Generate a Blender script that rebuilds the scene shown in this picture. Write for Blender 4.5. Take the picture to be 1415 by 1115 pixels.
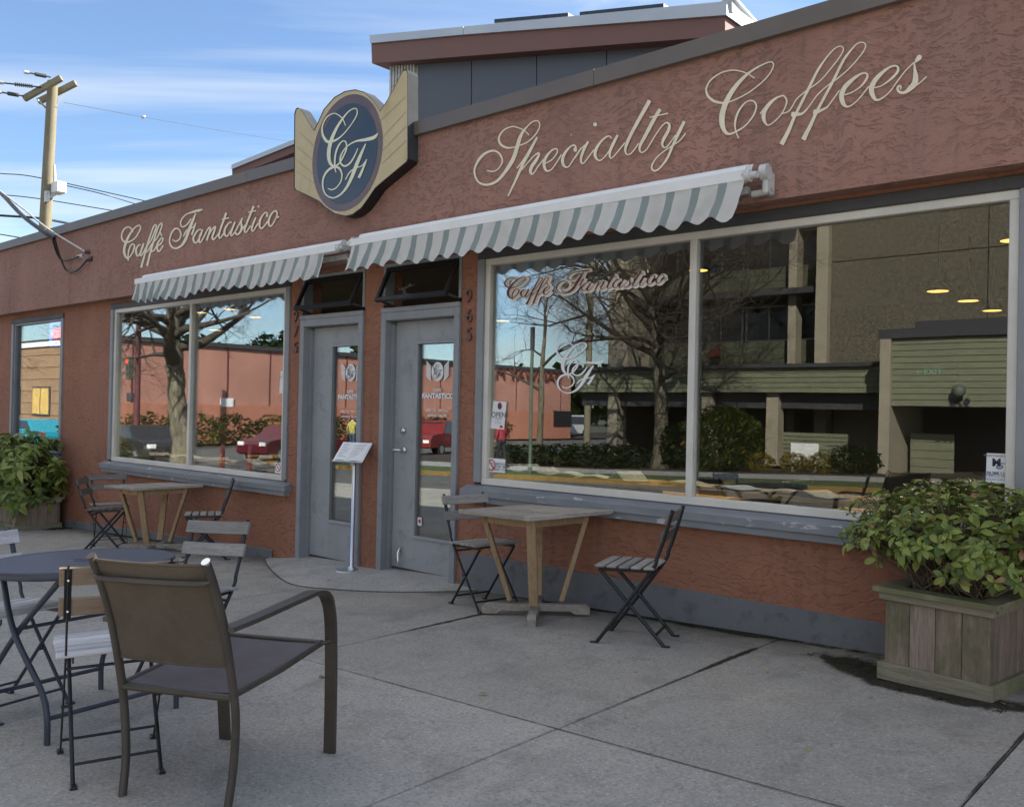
import bpy, bmesh, math, random
from mathutils import Vector, Matrix, Quaternion, noise
random.seed(7)
sc = bpy.context.scene
for o in list(bpy.data.objects): bpy.data.objects.remove(o, do_unlink=True)
C = sc.collection
R_ = math.radians
# ------------------------------------------------------------------ camera (solved from the facade's vanishing points)
CX, CY, FP = 707.5, 557.5, 1234.0
def _ray(p): return Vector(((p[0]-CX)/FP, -(p[1]-CY)/FP, -1.0)).normalized()
_dx = -_ray((-686, 537)); _dy = _ray((1800, 590)); _dy = (_dy - _dx*_dx.dot(_dy)).normalized(); _dz = _dx.cross(_dy)
RM = Matrix((_dx, _dy, _dz))
CAM = Vector((0, -5.172, 1.40))
def wray(x, y): return RM @ _ray((x, y))
def onY(x, y, Y=0.0):
    r = wray(x, y); return CAM + r*((Y-CAM.y)/r.y)
def onX(x, y, X=0.0):
    r = wray(x, y); return CAM + r*((X-CAM.x)/r.x)
def onZ(x, y, Z=0.0):
    r = wray(x, y); return CAM + r*((Z-CAM.z)/r.z)
GA, GB = 0.0369, 0.1416
def g(x):                                     # the pavement falls to the left, then levels out
    if x < -16: return GA*-16+GB - GA*12*(1-math.exp(-(-16-x)/12))
    if x > 4: return GA*4+GB + GA*8*(1-math.exp(-(x-4)/8))
    return GA*x+GB
def onG(x, y, h=0.0):
    r = wray(x, y); t = (GA*CAM.x+GB+h-CAM.z)/(r.z-GA*r.x); p = CAM+r*t
    for _ in range(60): p = CAM + r*((g(p.x)+h-CAM.z)/r.z)*0.5 + (p-CAM)*0.5
    return p
def proj(p):
    q = RM.transposed() @ (Vector(p)-CAM); return (CX+FP*q.x/-q.z, CY-FP*q.y/-q.z)
cd = bpy.data.cameras.new('camera'); cam = bpy.data.objects.new('camera', cd); C.objects.link(cam)
cd.sensor_fit = 'HORIZONTAL'; cd.sensor_width = 36; cd.lens = 36*FP/1415; cd.clip_start = .05; cd.clip_end = 3000
cam.matrix_world = Matrix.Translation(CAM) @ RM.to_4x4()
sc.camera = cam
# ------------------------------------------------------------------ sky, sun, exposure
CLOUD_OFF = (0.0, 0.0, 0.0)
SUN_EL, SUN_AZ = R_(35), R_(31)               # azimuth from +y towards +x: the sun stands behind the cafe
wd = bpy.data.worlds.new('World'); sc.world = wd; wd.use_nodes = True
wt = wd.node_tree; wt.nodes.clear()
def wn(t, **k):
    n = wt.nodes.new(t)
    for a, b in k.items(): setattr(n, a, b)
    return n
sky = wn('ShaderNodeTexSky', sky_type='NISHITA', sun_disc=False, sun_elevation=SUN_EL, sun_rotation=SUN_AZ, altitude=0, air_density=1.0, dust_density=0.3, ozone_density=1.2)
tc = wn('ShaderNodeTexCoord'); sep = wn('ShaderNodeSeparateXYZ'); wt.links.new(tc.outputs['Generated'], sep.inputs[0])
zz = wn('ShaderNodeMath', operation='MAXIMUM'); zz.inputs[1].default_value = .05; wt.links.new(sep.outputs[2], zz.inputs[0])
zb = wn('ShaderNodeMath', operation='ADD'); zb.inputs[1].default_value = .12; wt.links.new(zz.outputs[0], zb.inputs[0])
dv = [wn('ShaderNodeMath', operation='DIVIDE') for _ in range(2)]
for i in range(2): wt.links.new(sep.outputs[i], dv[i].inputs[0]); wt.links.new(zb.outputs[0], dv[i].inputs[1])
cmb = wn('ShaderNodeCombineXYZ'); wt.links.new(dv[0].outputs[0], cmb.inputs[0]); wt.links.new(dv[1].outputs[0], cmb.inputs[1])
vr = wn('ShaderNodeVectorRotate', rotation_type='Z_AXIS'); vr.inputs['Angle'].default_value = R_(-46); wt.links.new(cmb.outputs[0], vr.inputs['Vector'])
mp = wn('ShaderNodeMapping'); mp.inputs['Scale'].default_value = (.42, 2.1, 1); mp.inputs['Location'].default_value = (3.3, 1.1, 0)
wt.links.new(vr.outputs[0], mp.inputs[0])
nz = wn('ShaderNodeTexNoise'); nz.inputs['Scale'].default_value = 1.1; nz.inputs['Detail'].default_value = 8; nz.inputs['Roughness'].default_value = .54; nz.inputs['Distortion'].default_value = .35
wt.links.new(mp.outputs[0], nz.inputs['Vector'])
cr = wn('ShaderNodeMapRange'); cr.inputs[1].default_value = .45; cr.inputs[2].default_value = .74; cr.inputs[3].default_value = .02; cr.inputs[4].default_value = .62
wt.links.new(nz.outputs[0], cr.inputs[0])
tint = wn('ShaderNodeMix', data_type='RGBA', blend_type='MULTIPLY'); tint.inputs[0].default_value = 1; tint.inputs[7].default_value = (.86, .98, 1.12, 1)
wt.links.new(sky.outputs[0], tint.inputs[6])
mx = wn('ShaderNodeMix', data_type='RGBA'); mx.inputs[7].default_value = (5.6, 5.7, 5.7, 1)
wt.links.new(cr.outputs[0], mx.inputs[0]); wt.links.new(tint.outputs[2], mx.inputs[6])
mp2 = wn('ShaderNodeMapping'); mp2.inputs['Location'].default_value = CLOUD_OFF; mp2.inputs['Scale'].default_value = (1, 1, 1.9)
wt.links.new(tc.outputs['Generated'], mp2.inputs[0])
nz2 = wn('ShaderNodeTexNoise'); nz2.inputs['Scale'].default_value = 1.25; nz2.inputs['Detail'].default_value = 8; nz2.inputs['Roughness'].default_value = .52; nz2.inputs['Distortion'].default_value = .25
wt.links.new(mp2.outputs[0], nz2.inputs['Vector'])
cr2 = wn('ShaderNodeMapRange'); cr2.inputs[1].default_value = .50; cr2.inputs[2].default_value = .68; cr2.inputs[3].default_value = 0; cr2.inputs[4].default_value = .92
wt.links.new(nz2.outputs[0], cr2.inputs[0])
mx2 = wn('ShaderNodeMix', data_type='RGBA'); mx2.inputs[7].default_value = (10.5, 10.2, 9.6, 1)
wt.links.new(cr2.outputs[0], mx2.inputs[0]); wt.links.new(mx.outputs[2], mx2.inputs[6])
bg = wn('ShaderNodeBackground'); bg.inputs[1].default_value = .078
wt.links.new(mx2.outputs[2], bg.inputs[0])
wo = wn('ShaderNodeOutputWorld'); wt.links.new(bg.outputs[0], wo.inputs[0])
sl = bpy.data.lights.new('sun', 'SUN'); sl.energy = 4.8; sl.angle = R_(.53); sl.color = (1, .93, .82)
so = bpy.data.objects.new('sun', sl); C.objects.link(so)
sdir = Vector((math.sin(SUN_AZ)*math.cos(SUN_EL), math.cos(SUN_AZ)*math.cos(SUN_EL), math.sin(SUN_EL)))
so.rotation_euler = sdir.to_track_quat('Z', 'Y').to_euler(); so.location = (10, 30, 30)
vs = sc.view_settings; vs.view_transform = 'Standard'; vs.look = 'None'; vs.gamma = 1; vs.use_curve_mapping = False
vs.exposure = 1.36; sc.cycles.caustics_reflective = False; sc.cycles.caustics_refractive = False
# ------------------------------------------------------------------ helpers
class MB:
    def __init__(s): s.v = []; s.f = []; s.sm = []; s.mi = []; s.cur = 0
    def add(s, vs, fs, smooth=False):
        b = len(s.v); s.v += [Vector(v) for v in vs]
        for f in fs: s.f.append([b+i for i in f]); s.sm.append(smooth); s.mi.append(s.cur)
        return s
    def box(s, c, d, rot=None, bev=0.0):
        c = Vector(c); hx, hy, hz = d[0]/2, d[1]/2, d[2]/2
        M = rot.to_3x3() if rot is not None else Matrix.Identity(3)
        if bev <= 0:
            vs = [(x, y, z) for z in (-hz, hz) for y in (-hy, hy) for x in (-hx, hx)]
            fs = [(0,2,3,1),(4,5,7,6),(0,1,5,4),(2,6,7,3),(0,4,6,2),(1,3,7,5)]
            return s.add([c+M@Vector(v) for v in vs], fs)
        bm = bmesh.new(); bmesh.ops.create_cube(bm, size=1)
        bmesh.ops.scale(bm, vec=d, verts=bm.verts)
        bmesh.ops.bevel(bm, geom=bm.edges[:], offset=min(bev, .45*min(d)), segments=1, affect='EDGES')
        s.addbm(bm, Matrix.Translation(c) @ M.to_4x4()); return s
    def addbm(s, bm, M=Matrix.Identity(4), smooth=False):
        bm.verts.index_update(); s.add([M@v.co for v in bm.verts], [[v.index for v in f.verts] for f in bm.faces], smooth); bm.free(); return s
    def bar(s, a, b, w, h, up=(0,0,1), bev=0.0):      # box from a to b, w across, h along 'up'
        a = Vector(a); b = Vector(b); d = b-a; L = d.length; d.normalize(); u = Vector(up)
        if abs(u.dot(d)) > .98: u = Vector((0,1,0)) if abs(d.y) < .9 else Vector((1,0,0))
        r = d.cross(u).normalized(); u = r.cross(d)
        M = Matrix((r, d, u)).transposed()
        return s.box((a+b)/2, (w, L, h), M, bev)
    def tube(s, pts, r, n=8, cap=True, flat=1.0, up=None):
        pts = [Vector(p) for p in pts]; k = len(pts); rs = r if isinstance(r, (list, tuple)) else [r]*k
        rings = []; pu = None
        for i in range(k):
            t = (pts[min(i+1, k-1)]-pts[max(i-1, 0)]).normalized()
            if pu is None:
                u = Vector(up) if up else Vector((0,0,1)) if abs(t.z) < .9 else Vector((1,0,0))
            else: u = pu
            u = (u-t*u.dot(t)).normalized(); pu = u; w = t.cross(u)
            rings.append([pts[i]+(u*math.cos(a)*flat+w*math.sin(a))*rs[i] for a in [2*math.pi*j/n for j in range(n)]])
        b = []; fs = []
        for q in rings: b += q
        for i in range(k-1):
            for j in range(n): fs.append((i*n+j, i*n+(j+1) % n, (i+1)*n+(j+1) % n, (i+1)*n+j))
        s.add(b, fs, True)
        if cap: s.add(rings[0], [list(range(n))[::-1]]); s.add(rings[-1], [list(range(n))])
        return s
    def lathe(s, prof, c=(0,0,0), n=24, smooth=True):
        c = Vector(c); b = []; fs = []; k = len(prof)
        for (r, z) in prof: b += [c+Vector((r*math.cos(2*math.pi*j/n), r*math.sin(2*math.pi*j/n), z)) for j in range(n)]
        for i in range(k-1):
            for j in range(n): fs.append((i*n+j, i*n+(j+1) % n, (i+1)*n+(j+1) % n, (i+1)*n+j))
        return s.add(b, fs, smooth)
    def prism(s, poly, ext):                           # planar polygon (3d points) extruded by vector
        ext = Vector(ext); n = len(poly); a = [Vector(p) for p in poly]
        s.add(a+[p+ext for p in a], [list(range(n))[::-1], list(range(n, 2*n))]+[(i, (i+1) % n, n+(i+1) % n, n+i) for i in range(n)]); return s
    def grid(s, fn, nu, nv, smooth=True):
        vs = [fn(i/nu, j/nv) for j in range(nv+1) for i in range(nu+1)]
        return s.add(vs, [(j*(nu+1)+i, j*(nu+1)+i+1, (j+1)*(nu+1)+i+1, (j+1)*(nu+1)+i) for j in range(nv) for i in range(nu)], smooth)
    def mesh(s, name, off=None):
        me = bpy.data.meshes.new(name); off = Vector(off) if off is not None else Vector()
        me.from_pydata([v-off for v in s.v], [], s.f)
        me.polygons.foreach_set('use_smooth', s.sm); me.polygons.foreach_set('material_index', s.mi)
        me.update(); return me
    def build(s, name, m, parent=None, world=False, fixn=True):
        off = None
        if parent is not None and world:
            off = parent.location.copy()
            q = parent.parent
            while q is not None: off += q.location; q = q.parent
        me = s.mesh(name, off)
        if fixn:
            bm = bmesh.new(); bm.from_mesh(me); bmesh.ops.recalc_face_normals(bm, faces=bm.faces); bm.to_mesh(me); bm.free()
        return link(name, me, m, parent)
def link(name, me, m, parent=None):
    for q in (m if isinstance(m, (list, tuple)) else [m]):
        if q: me.materials.append(MT[q])
    o = bpy.data.objects.new(name, me); C.objects.link(o)
    if parent is not None: o.parent = parent
    return o
def tag(o, label=None, cat=None, group=None, kind=None):
    if label: o['label'] = label
    if cat: o['category'] = cat
    if group: o['group'] = group
    if kind: o['kind'] = kind
    return o
def thing(name, label, cat, loc=(0,0,0), rz=0, group=None):
    o = bpy.data.objects.new(name, None); C.objects.link(o); o.location = loc; o.rotation_euler = (0,0,rz); o.empty_display_size = .1
    return tag(o, label, cat, group)
def catmull(P, n=8):
    P = [Vector(p) for p in P]
    if len(P) < 3:
        return [P[0].lerp(P[-1], i/n) for i in range(n+1)]
    out = []
    for i in range(len(P)-1):
        p0 = P[i-1] if i else P[0]*2-P[1]; p1 = P[i]; p2 = P[i+1]; p3 = P[i+2] if i+2 < len(P) else P[-1]*2-P[-2]
        for k in range(n):
            t = k/n; out.append(.5*((2*p1)+(p2-p0)*t+(2*p0-5*p1+4*p2-p3)*t*t+(3*p1-p0-3*p2+p3)*t**3))
    out.append(P[-1]); return out
def text_mesh(txt, size, bold=0.0, spacing=1.0, align='CENTER', extrude=0.0):
    cu = bpy.data.curves.new('lettering', 'FONT'); cu.body = txt; cu.size = size; cu.align_x = align; cu.align_y = 'CENTER'
    cu.offset = bold; cu.space_character = spacing; cu.extrude = extrude; cu.resolution_u = 3
    ob = bpy.data.objects.new('lettering', cu); C.objects.link(ob)
    dg = bpy.context.evaluated_depsgraph_get(); me = bpy.data.meshes.new_from_object(ob.evaluated_get(dg))
    bpy.data.objects.remove(ob); bpy.data.curves.remove(cu); me.materials.clear(); return me
def text_obj(name, txt, size, m, loc, parent, normal='-y', sx=1.0, bold=0.0, spacing=1.0, extrude=0.0, rz=0.0, align='CENTER'):
    me = text_mesh(txt, size, bold, spacing, align, extrude)
    B = {'-y': Matrix(((1,0,0),(0,0,-1),(0,1,0))), '+x': Matrix(((0,0,1),(1,0,0),(0,1,0))), '+y': Matrix(((-1,0,0),(0,0,1),(0,1,0)))}[normal].to_4x4()
    me.transform(B @ Matrix.Diagonal((sx, 1, 1, 1)) @ Matrix.Rotation(rz, 4, 'Z'))
    o = link(name, me, m, parent); o.location = Vector(loc); return o
# ------------------------------------------------------------------ materials
MT = {}
class NT:
    def __init__(s, name):
        m = bpy.data.materials.new(name); m.use_nodes = True; s.m = m; s.t = m.node_tree; s.t.nodes.clear(); MT[name] = m
        s.out = s.n('ShaderNodeOutputMaterial')
    def n(s, t, ins=None, **k):
        x = s.t.nodes.new(t)
        for a, b in k.items(): setattr(x, a, b)
        for a, b in (ins or {}).items():
            if isinstance(b, bpy.types.NodeSocket): s.t.links.new(b, x.inputs[a])
            else: x.inputs[a].default_value = b
        return x
    def coord(s, scale=(1,1,1), rand=True, which='Object'):
        tc = s.n('ShaderNodeTexCoord'); v = tc.outputs[which]
        if rand:
            oi = s.n('ShaderNodeObjectInfo'); mu = s.n('ShaderNodeMath', {0: oi.outputs['Random'], 1: 37.0}, operation='MULTIPLY')
            ad = s.n('ShaderNodeVectorMath', {0: v, 1: mu.outputs[0]}, operation='ADD'); v = ad.outputs[0]
        mp = s.n('ShaderNodeMapping', {0: v, 'Scale': scale}); return mp.outputs[0]
    def noise(s, v, scale, detail=5, rough=.55, dist=0.0):
        return s.n('ShaderNodeTexNoise', {'Vector': v, 'Scale': scale, 'Detail': detail, 'Roughness': rough, 'Distortion': dist}).outputs[0]
    def rng(s, x, a, b, c=0.0, d=1.0): return s.n('ShaderNodeMapRange', {0: x, 1: a, 2: b, 3: c, 4: d}).outputs[0]
    def mix(s, f, a, b, mode='MIX'):
        x = s.n('ShaderNodeMix', data_type='RGBA', blend_type=mode)
        for i, q in ((0, f), (6, a), (7, b)):
            if isinstance(q, bpy.types.NodeSocket): s.t.links.new(q, x.inputs[i])
            else: x.inputs[i].default_value = q if i == 0 else col(q)
        return x.outputs[2]
    def math(s, op, a, b=0.0): return s.n('ShaderNodeMath', {0: a, 1: b}, operation=op).outputs[0]
    def bump(s, h, strength=.5, dist=.01, prev=None):
        i = {'Height': h, 'Strength': strength, 'Distance': dist}
        if prev is not None: i['Normal'] = prev
        return s.n('ShaderNodeBump', i).outputs[0]
    def pr(s, color, rough=.6, metal=0.0, normal=None, spec=.5, **extra):
        i = {'Roughness': rough, 'Metallic': metal, 'Specular IOR Level': spec}
        i['Base Color'] = color if isinstance(color, bpy.types.NodeSocket) else col(color)
        if normal is not None: i['Normal'] = normal
        i.update(extra)
        b = s.n('ShaderNodeBsdfPrincipled', i); s.t.links.new(b.outputs[0], s.out.inputs[0]); return b
def col(c): return (c[0], c[1], c[2], 1.0)
def simple(name, c, rough=.5, metal=0.0, var=.18, scale=6.0, bump=.0, bscale=60.0, spec=.5, dirt=None):
    t = NT(name); v = t.coord(); n1 = t.noise(v, scale, 6, .6)
    a = [x*(1-var) for x in c]; b = [min(1, x*(1+var)) for x in c]
    k = t.mix(t.rng(n1, .3, .7), a, b)
    if dirt:
        n2 = t.noise(v, scale*2.3, 8, .7, .4); k = t.mix(t.rng(n2, .52, .72, 0, .8), k, dirt)
    nm = t.bump(t.noise(v, bscale, 4), bump, .004) if bump else None
    rg = t.rng(n1, .3, .7, max(.02, rough-.08), min(1, rough+.1))
    t.pr(k, rg, metal, nm, spec); return t
def wood(name, c1, c2, axis=0, rough=.75, green=None, gscale=3.0, knots=True, scale=1.0):
    t = NT(name); sc3 = [14*scale]*3; sc3[axis] = 1.1*scale
    v = t.coord(sc3); gr = t.noise(v, 3.2, 8, .65, .6); fine = t.noise(t.coord([x*4 for x in sc3]), 5, 4, .6)
    k = t.mix(t.rng(gr, .32, .68), c1, c2)
    k = t.mix(t.rng(fine, .45, .7, 0, .55), k, [x*.55 for x in c1])
    big = t.noise(t.coord((1,1,1)), 2.2, 4, .6)
    k = t.mix(t.rng(big, .4, .75, 0, .5), k, [(a+b)*.62 for a, b in zip(c1, c2)])
    if knots:
        vo = t.n('ShaderNodeTexVoronoi', {'Vector': t.coord([2.6 if i == axis else 6 for i in range(3)]), 'Scale': 1.4}).outputs[0]
        k = t.mix(t.rng(vo, .09, .03, 0, .9), k, (.03, .018, .01))
    oi = t.n('ShaderNodeObjectInfo').outputs['Random']; br = t.rng(oi, 0, 1, .74, 1.14); k = t.mix(1.0, k, t.n('ShaderNodeCombineColor', {0: br, 1: br, 2: br}).outputs[0], 'MULTIPLY')
    if green:
        gn = t.noise(t.coord((1,1,.45)), gscale, 6, .65, .3); k = t.mix(t.rng(t.math('ADD', gn, t.math('MULTIPLY', t.math('SUBTRACT', oi, .5), .22)), .47, .66, 0, .8), k, green)
    t.pr(k, rough, 0, t.bump(fine, .35, .003), .25); return t
# stucco painted reddish brown, trowelled in short overlapping strokes
def stucco(name, c, amp):
    t = NT(name); v = t.coord((1,1,1), False)
    w = t.n('ShaderNodeVectorMath', {0: v, 1: t.n('ShaderNodeVectorMath', {0: t.n('ShaderNodeTexNoise', {'Vector': v, 'Scale': 2.2, 'Detail': 3}).outputs['Color'], 1: (.30,.30,.30)}, operation='MULTIPLY').outputs[0]}, operation='ADD').outputs[0]
    dash = None
    for ang, sx_, sz_, off in ((24, 13, 38, 0), (-28, 14, 34, 5.3), (62, 16, 32, 9.1)):
        q = t.n('ShaderNodeMapping', {0: w, 'Rotation': (0, R_(ang), 0), 'Scale': (sx_, sx_, sz_), 'Location': (off, off, off)}).outputs[0]
        d = t.rng(t.noise(q, 1.0, 2, .5, .3), .585, .66); dash = d if dash is None else t.math('MAXIMUM', dash, d)
    patch = t.rng(t.noise(v, 1.7, 5, .6), .34, .6, .25, 1); dash = t.math('MULTIPLY', dash, patch)
    lump = t.noise(w, 7, 5, .62); grain = t.noise(v, 120, 3); mid = t.noise(v, 28, 4, .65)
    h = t.math('ADD', t.math('MULTIPLY', dash, -.55), t.math('ADD', t.math('MULTIPLY', lump, .9), t.math('ADD', t.math('MULTIPLY', mid, .35), t.math('MULTIPLY', grain, .10))))
    k = t.mix(t.rng(t.noise(v, .9, 6, .6), .3, .7), [x*.84 for x in c], [x*1.12 for x in c])
    k = t.mix(t.math('MULTIPLY', dash, .36), k, [x*.42 for x in c])  # crease shade put into the colour along the trowel dents
    fad = t.noise(t.coord((.7, .7, .5), False), 1.3, 6, .65); k = t.mix(t.rng(fad, .48, .75, 0, .35), k, [c[0]*.95, c[1]*1.15, c[2]*1.25])
    st = t.noise(t.coord((5, 5, .30), False), 2.0, 6, .65); k = t.mix(t.rng(st, .54, .80, 0, .42), k, (.085, .07, .062))
    ch = t.n('ShaderNodeTexVoronoi', {'Vector': v, 'Scale': 2.4}).outputs[0]
    k = t.mix(t.rng(ch, .022, .016, 0, .8), k, (.5, .46, .42))
    t.pr(k, .78, 0, t.bump(h, amp, .03), .25); return t
stucco('stucco_band', (.365, .198, .154), .6)
stucco('stucco_wall', (.345, .158, .100), .5)
# pavement concrete
def concrete(name, c, seed=0.0, moss=0.0):
    t = NT(name); v = t.coord((1,1,1), False); oi = t.n('ShaderNodeObjectInfo').outputs['Random']
    n1 = t.noise(v, 1.1, 7, .6); n2 = t.noise(v, 7, 6, .65); sp = t.noise(v, 160, 2, .5)
    k = t.mix(t.rng(n1, .3, .7), [x*.86 for x in c], [x*1.1 for x in c])
    k = t.mix(t.rng(n2, .42, .75, 0, .45), k, [x*.72 for x in c])
    k = t.mix(t.rng(sp, .60, .72, 0, .55), k, [x*1.55 for x in c])
    k = t.mix(t.rng(sp, .40, .30, 0, .5), k, [x*.5 for x in c])
    ag = t.noise(v, 62, 3, .6); k = t.mix(t.rng(ag, .54, .66, 0, .55), k, [x*.5 for x in c]); k = t.mix(t.rng(ag, .44, .34, 0, .5), k, [x*1.35 for x in c])
    fl = t.n('ShaderNodeTexVoronoi', {'Vector': v, 'Scale': 38.0}).outputs[0]; k = t.mix(t.rng(fl, .18, .10, 0, .6), k, [x*1.75 for x in c])
    gm = t.n('ShaderNodeTexVoronoi', {'Vector': v, 'Scale': 1.9}).outputs[0]; k = t.mix(t.rng(gm, .045, .036, 0, .45), k, (.07, .068, .062))
    vo = t.n('ShaderNodeTexVoronoi', {'Vector': v, 'Scale': 3.1, 'Randomness': 1.0}).outputs[0]
    k = t.mix(t.rng(vo, .030, .020, 0, .75), k, (.55, .54, .50))
    stn = t.noise(v, 2.4, 8, .7, .8); k = t.mix(t.rng(stn, .50, .78, 0, .55), k, (.13, .122, .105))
    ck = t.n('ShaderNodeTexVoronoi', {'Vector': t.n('ShaderNodeVectorMath', {0: v, 1: t.n('ShaderNodeTexNoise', {'Vector': v, 'Scale': 3.0, 'Detail': 6}).outputs['Color']}, operation='ADD').outputs[0], 'Scale': .8}, feature='DISTANCE_TO_EDGE').outputs[0]
    k = t.mix(t.rng(ck, .006, .0, 0, .30), k, (.05, .048, .045))
    if moss:
        sp3 = t.n('ShaderNodeSeparateXYZ', {0: t.n('ShaderNodeTexCoord').outputs['Object']}).outputs
        wob = t.noise(v, 4, 7, .7)
        e = t.math('ADD', sp3[1], t.math('MULTIPLY', t.math('SUBTRACT', wob, .5), .55))
        k = t.mix(t.rng(e, -.42, -.05, 0, moss), k, (.055, .058, .035))
    br = t.rng(oi, 0, 1, .90, 1.06); k = t.mix(1.0, k, t.n('ShaderNodeCombineColor', {0: br, 1: br, 2: br}).outputs[0], 'MULTIPLY')
    t.pr(k, .88, 0, t.bump(t.math('ADD', t.math('MULTIPLY', sp, .5), n2), .42, .007), .25); return t
concrete('concrete', (.395, .366, .320)); concrete('concrete_wallside', (.39, .362, .315), moss=.7); concrete('concrete_apron', (.42, .40, .362))
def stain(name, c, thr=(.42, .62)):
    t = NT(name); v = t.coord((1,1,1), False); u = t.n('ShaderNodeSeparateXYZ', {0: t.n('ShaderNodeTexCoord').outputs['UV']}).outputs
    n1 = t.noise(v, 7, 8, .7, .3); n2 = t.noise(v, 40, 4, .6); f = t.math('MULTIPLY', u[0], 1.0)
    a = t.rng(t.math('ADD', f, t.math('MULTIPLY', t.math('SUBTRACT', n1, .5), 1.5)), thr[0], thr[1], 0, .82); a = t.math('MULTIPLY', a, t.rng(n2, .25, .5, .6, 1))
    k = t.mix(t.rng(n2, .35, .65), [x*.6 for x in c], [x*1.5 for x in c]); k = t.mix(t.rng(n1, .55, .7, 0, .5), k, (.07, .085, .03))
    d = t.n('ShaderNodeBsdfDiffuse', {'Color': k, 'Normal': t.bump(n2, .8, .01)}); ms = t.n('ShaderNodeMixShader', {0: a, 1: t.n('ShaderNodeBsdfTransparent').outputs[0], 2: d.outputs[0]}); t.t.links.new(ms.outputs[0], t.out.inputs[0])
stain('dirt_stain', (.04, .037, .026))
simple('number_brown', (.15, .08, .06), .5, var=.2)
simple('joint_dirt', (.035, .033, .026), .95, var=.4, scale=25)
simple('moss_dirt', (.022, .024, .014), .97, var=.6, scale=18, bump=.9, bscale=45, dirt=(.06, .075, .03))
simple('asphalt', (.105, .103, .10), .85, var=.15, scale=1.5, bump=.3, bscale=90)
simple('soil', (.045, .03, .02), .95, var=.4, scale=9, bump=.8, bscale=30)
simple('earth', (.10, .10, .07), .95, var=.2, scale=.2)
simple('grass', (.06, .085, .022), .9, var=.35, scale=4, bump=.9, bscale=50)
simple('far_concrete', (.33, .32, .30), .85, var=.1, scale=1.2)
simple('yellow_paint', (.24, .15, .04), .7, var=.2, scale=4); simple('white_line', (.62, .62, .60), .7, var=.15, scale=5)
# painted metal and timber trim
t = NT('grey_trim'); v = t.coord((1,1,1), False); n1 = t.noise(v, 3, 6, .6); n2 = t.noise(v, 14, 5)
k = t.mix(t.rng(n1, .3, .7), (.245, .255, .268), (.30, .31, .325)); k = t.mix(t.rng(n2, .60, .75, 0, .35), k, (.09, .095, .10))
t.pr(k, .48, 0, t.bump(n2, .12, .004), .4)
t = NT('grey_sill'); v = t.coord((1,3,3), False); n1 = t.noise(v, 3, 6, .6); n2 = t.noise(v, 5.5, 8, .72, .4)
k = t.mix(t.rng(n1, .3, .7), (.20, .21, .225), (.27, .28, .298)); pl = t.rng(n2, .615, .64); k = t.mix(pl, k, (.55, .54, .51))
t.pr(k, .6, 0, t.bump(pl, -.5, .003), .35)
simple('door_grey', (.33, .345, .355), .5, var=.09, scale=2.5, bump=.1, bscale=30, spec=.4, dirt=(.20, .205, .205))
simple('base_grey', (.165, .172, .182), .7, var=.14, scale=2.5, bump=.3, bscale=22, dirt=(.07, .07, .062))
simple('white_frame', (.70, .67, .60), .42, var=.10, scale=3, bump=.05, bscale=40)
simple('parapet_metal', (.150, .125, .108), .45, .0, var=.16, scale=1.2, spec=.5)
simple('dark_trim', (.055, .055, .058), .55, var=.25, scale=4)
simple('terracotta_letter', (.16, .045, .035), .7)
simple('black_metal', (.014, .015, .017), .38, .0, var=.3, scale=9, spec=.5)
simple('blueblack_metal', (.035, .045, .065), .38, .0, var=.25, scale=9, spec=.5)
simple('navy_metal', (.045, .052, .072), .42, .0, var=.25, scale=8, spec=.5)
simple('bronze_metal', (.082, .068, .055), .42, .25, var=.2, scale=8, spec=.5)
simple('chrome', (.72, .73, .75), .22, 1.0, var=.1, scale=9); simple('brushed_steel', (.62, .65, .69), .34, 1.0, var=.08, scale=9)
simple('white_plastic', (.84, .84, .82), .4, var=.07, scale=3); simple('aged_white', (.62, .62, .59), .5, var=.1, scale=5, dirt=(.10, .095, .085))
simple('awning_canvas', (.66, .67, .65), .7, var=.06)
simple('paper', (.88, .88, .87), .7, var=.05, scale=3); simple('paper_blue', (.52, .60, .74), .7, var=.08, scale=3); simple('newsprint', (.50, .48, .44), .8, var=.3, scale=30)
simple('ink', (.03, .03, .05), .6, var=.1); simple('ink_blue', (.02, .05, .22), .6, var=.1); simple('ink_red', (.5, .03, .03), .6, var=.1); simple('faded_ink', (.22, .22, .27), .7, var=.2, scale=20)
simple('cream_paint', (.86, .77, .58), .6, var=.10, scale=12, bump=.25, bscale=35); simple('cream_vinyl', (.90, .83, .73), .5, var=.04); simple('white_vinyl', (.90, .90, .89), .5, var=.04); simple('maroon_vinyl', (.13, .025, .03), .5, var=.1)
wood('teak_grey', (.25, .215, .18), (.50, .45, .385), 0); wood('teak_grey_y', (.25, .215, .18), (.50, .45, .385), 1)
wood('slat_white', (.52, .495, .49), (.76, .73, .71), 0, knots=False); wood('slat_tan', (.22, .155, .10), (.36, .27, .19), 0, knots=False); wood('slat_grey', (.22, .205, .19), (.42, .395, .37), 0, knots=False); wood('slat_dark', (.12, .105, .10), (.24, .215, .20), 0, knots=False)
wood('teak_leg', (.36, .24, .13), (.56, .405, .245), 2); wood('cedar', (.20, .145, .11), (.40, .315, .25), 2, green=(.085, .095, .035), gscale=2.6); wood('cedar_rim', (.23, .20, .14), (.40, .36, .26), 0, green=(.13, .14, .055), gscale=2.4)
wood('pole_wood', (.20, .175, .115), (.31, .275, .185), 2, knots=False, scale=.5); wood('counter_wood', (.38, .22, .09), (.52, .33, .15), 0)
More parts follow.
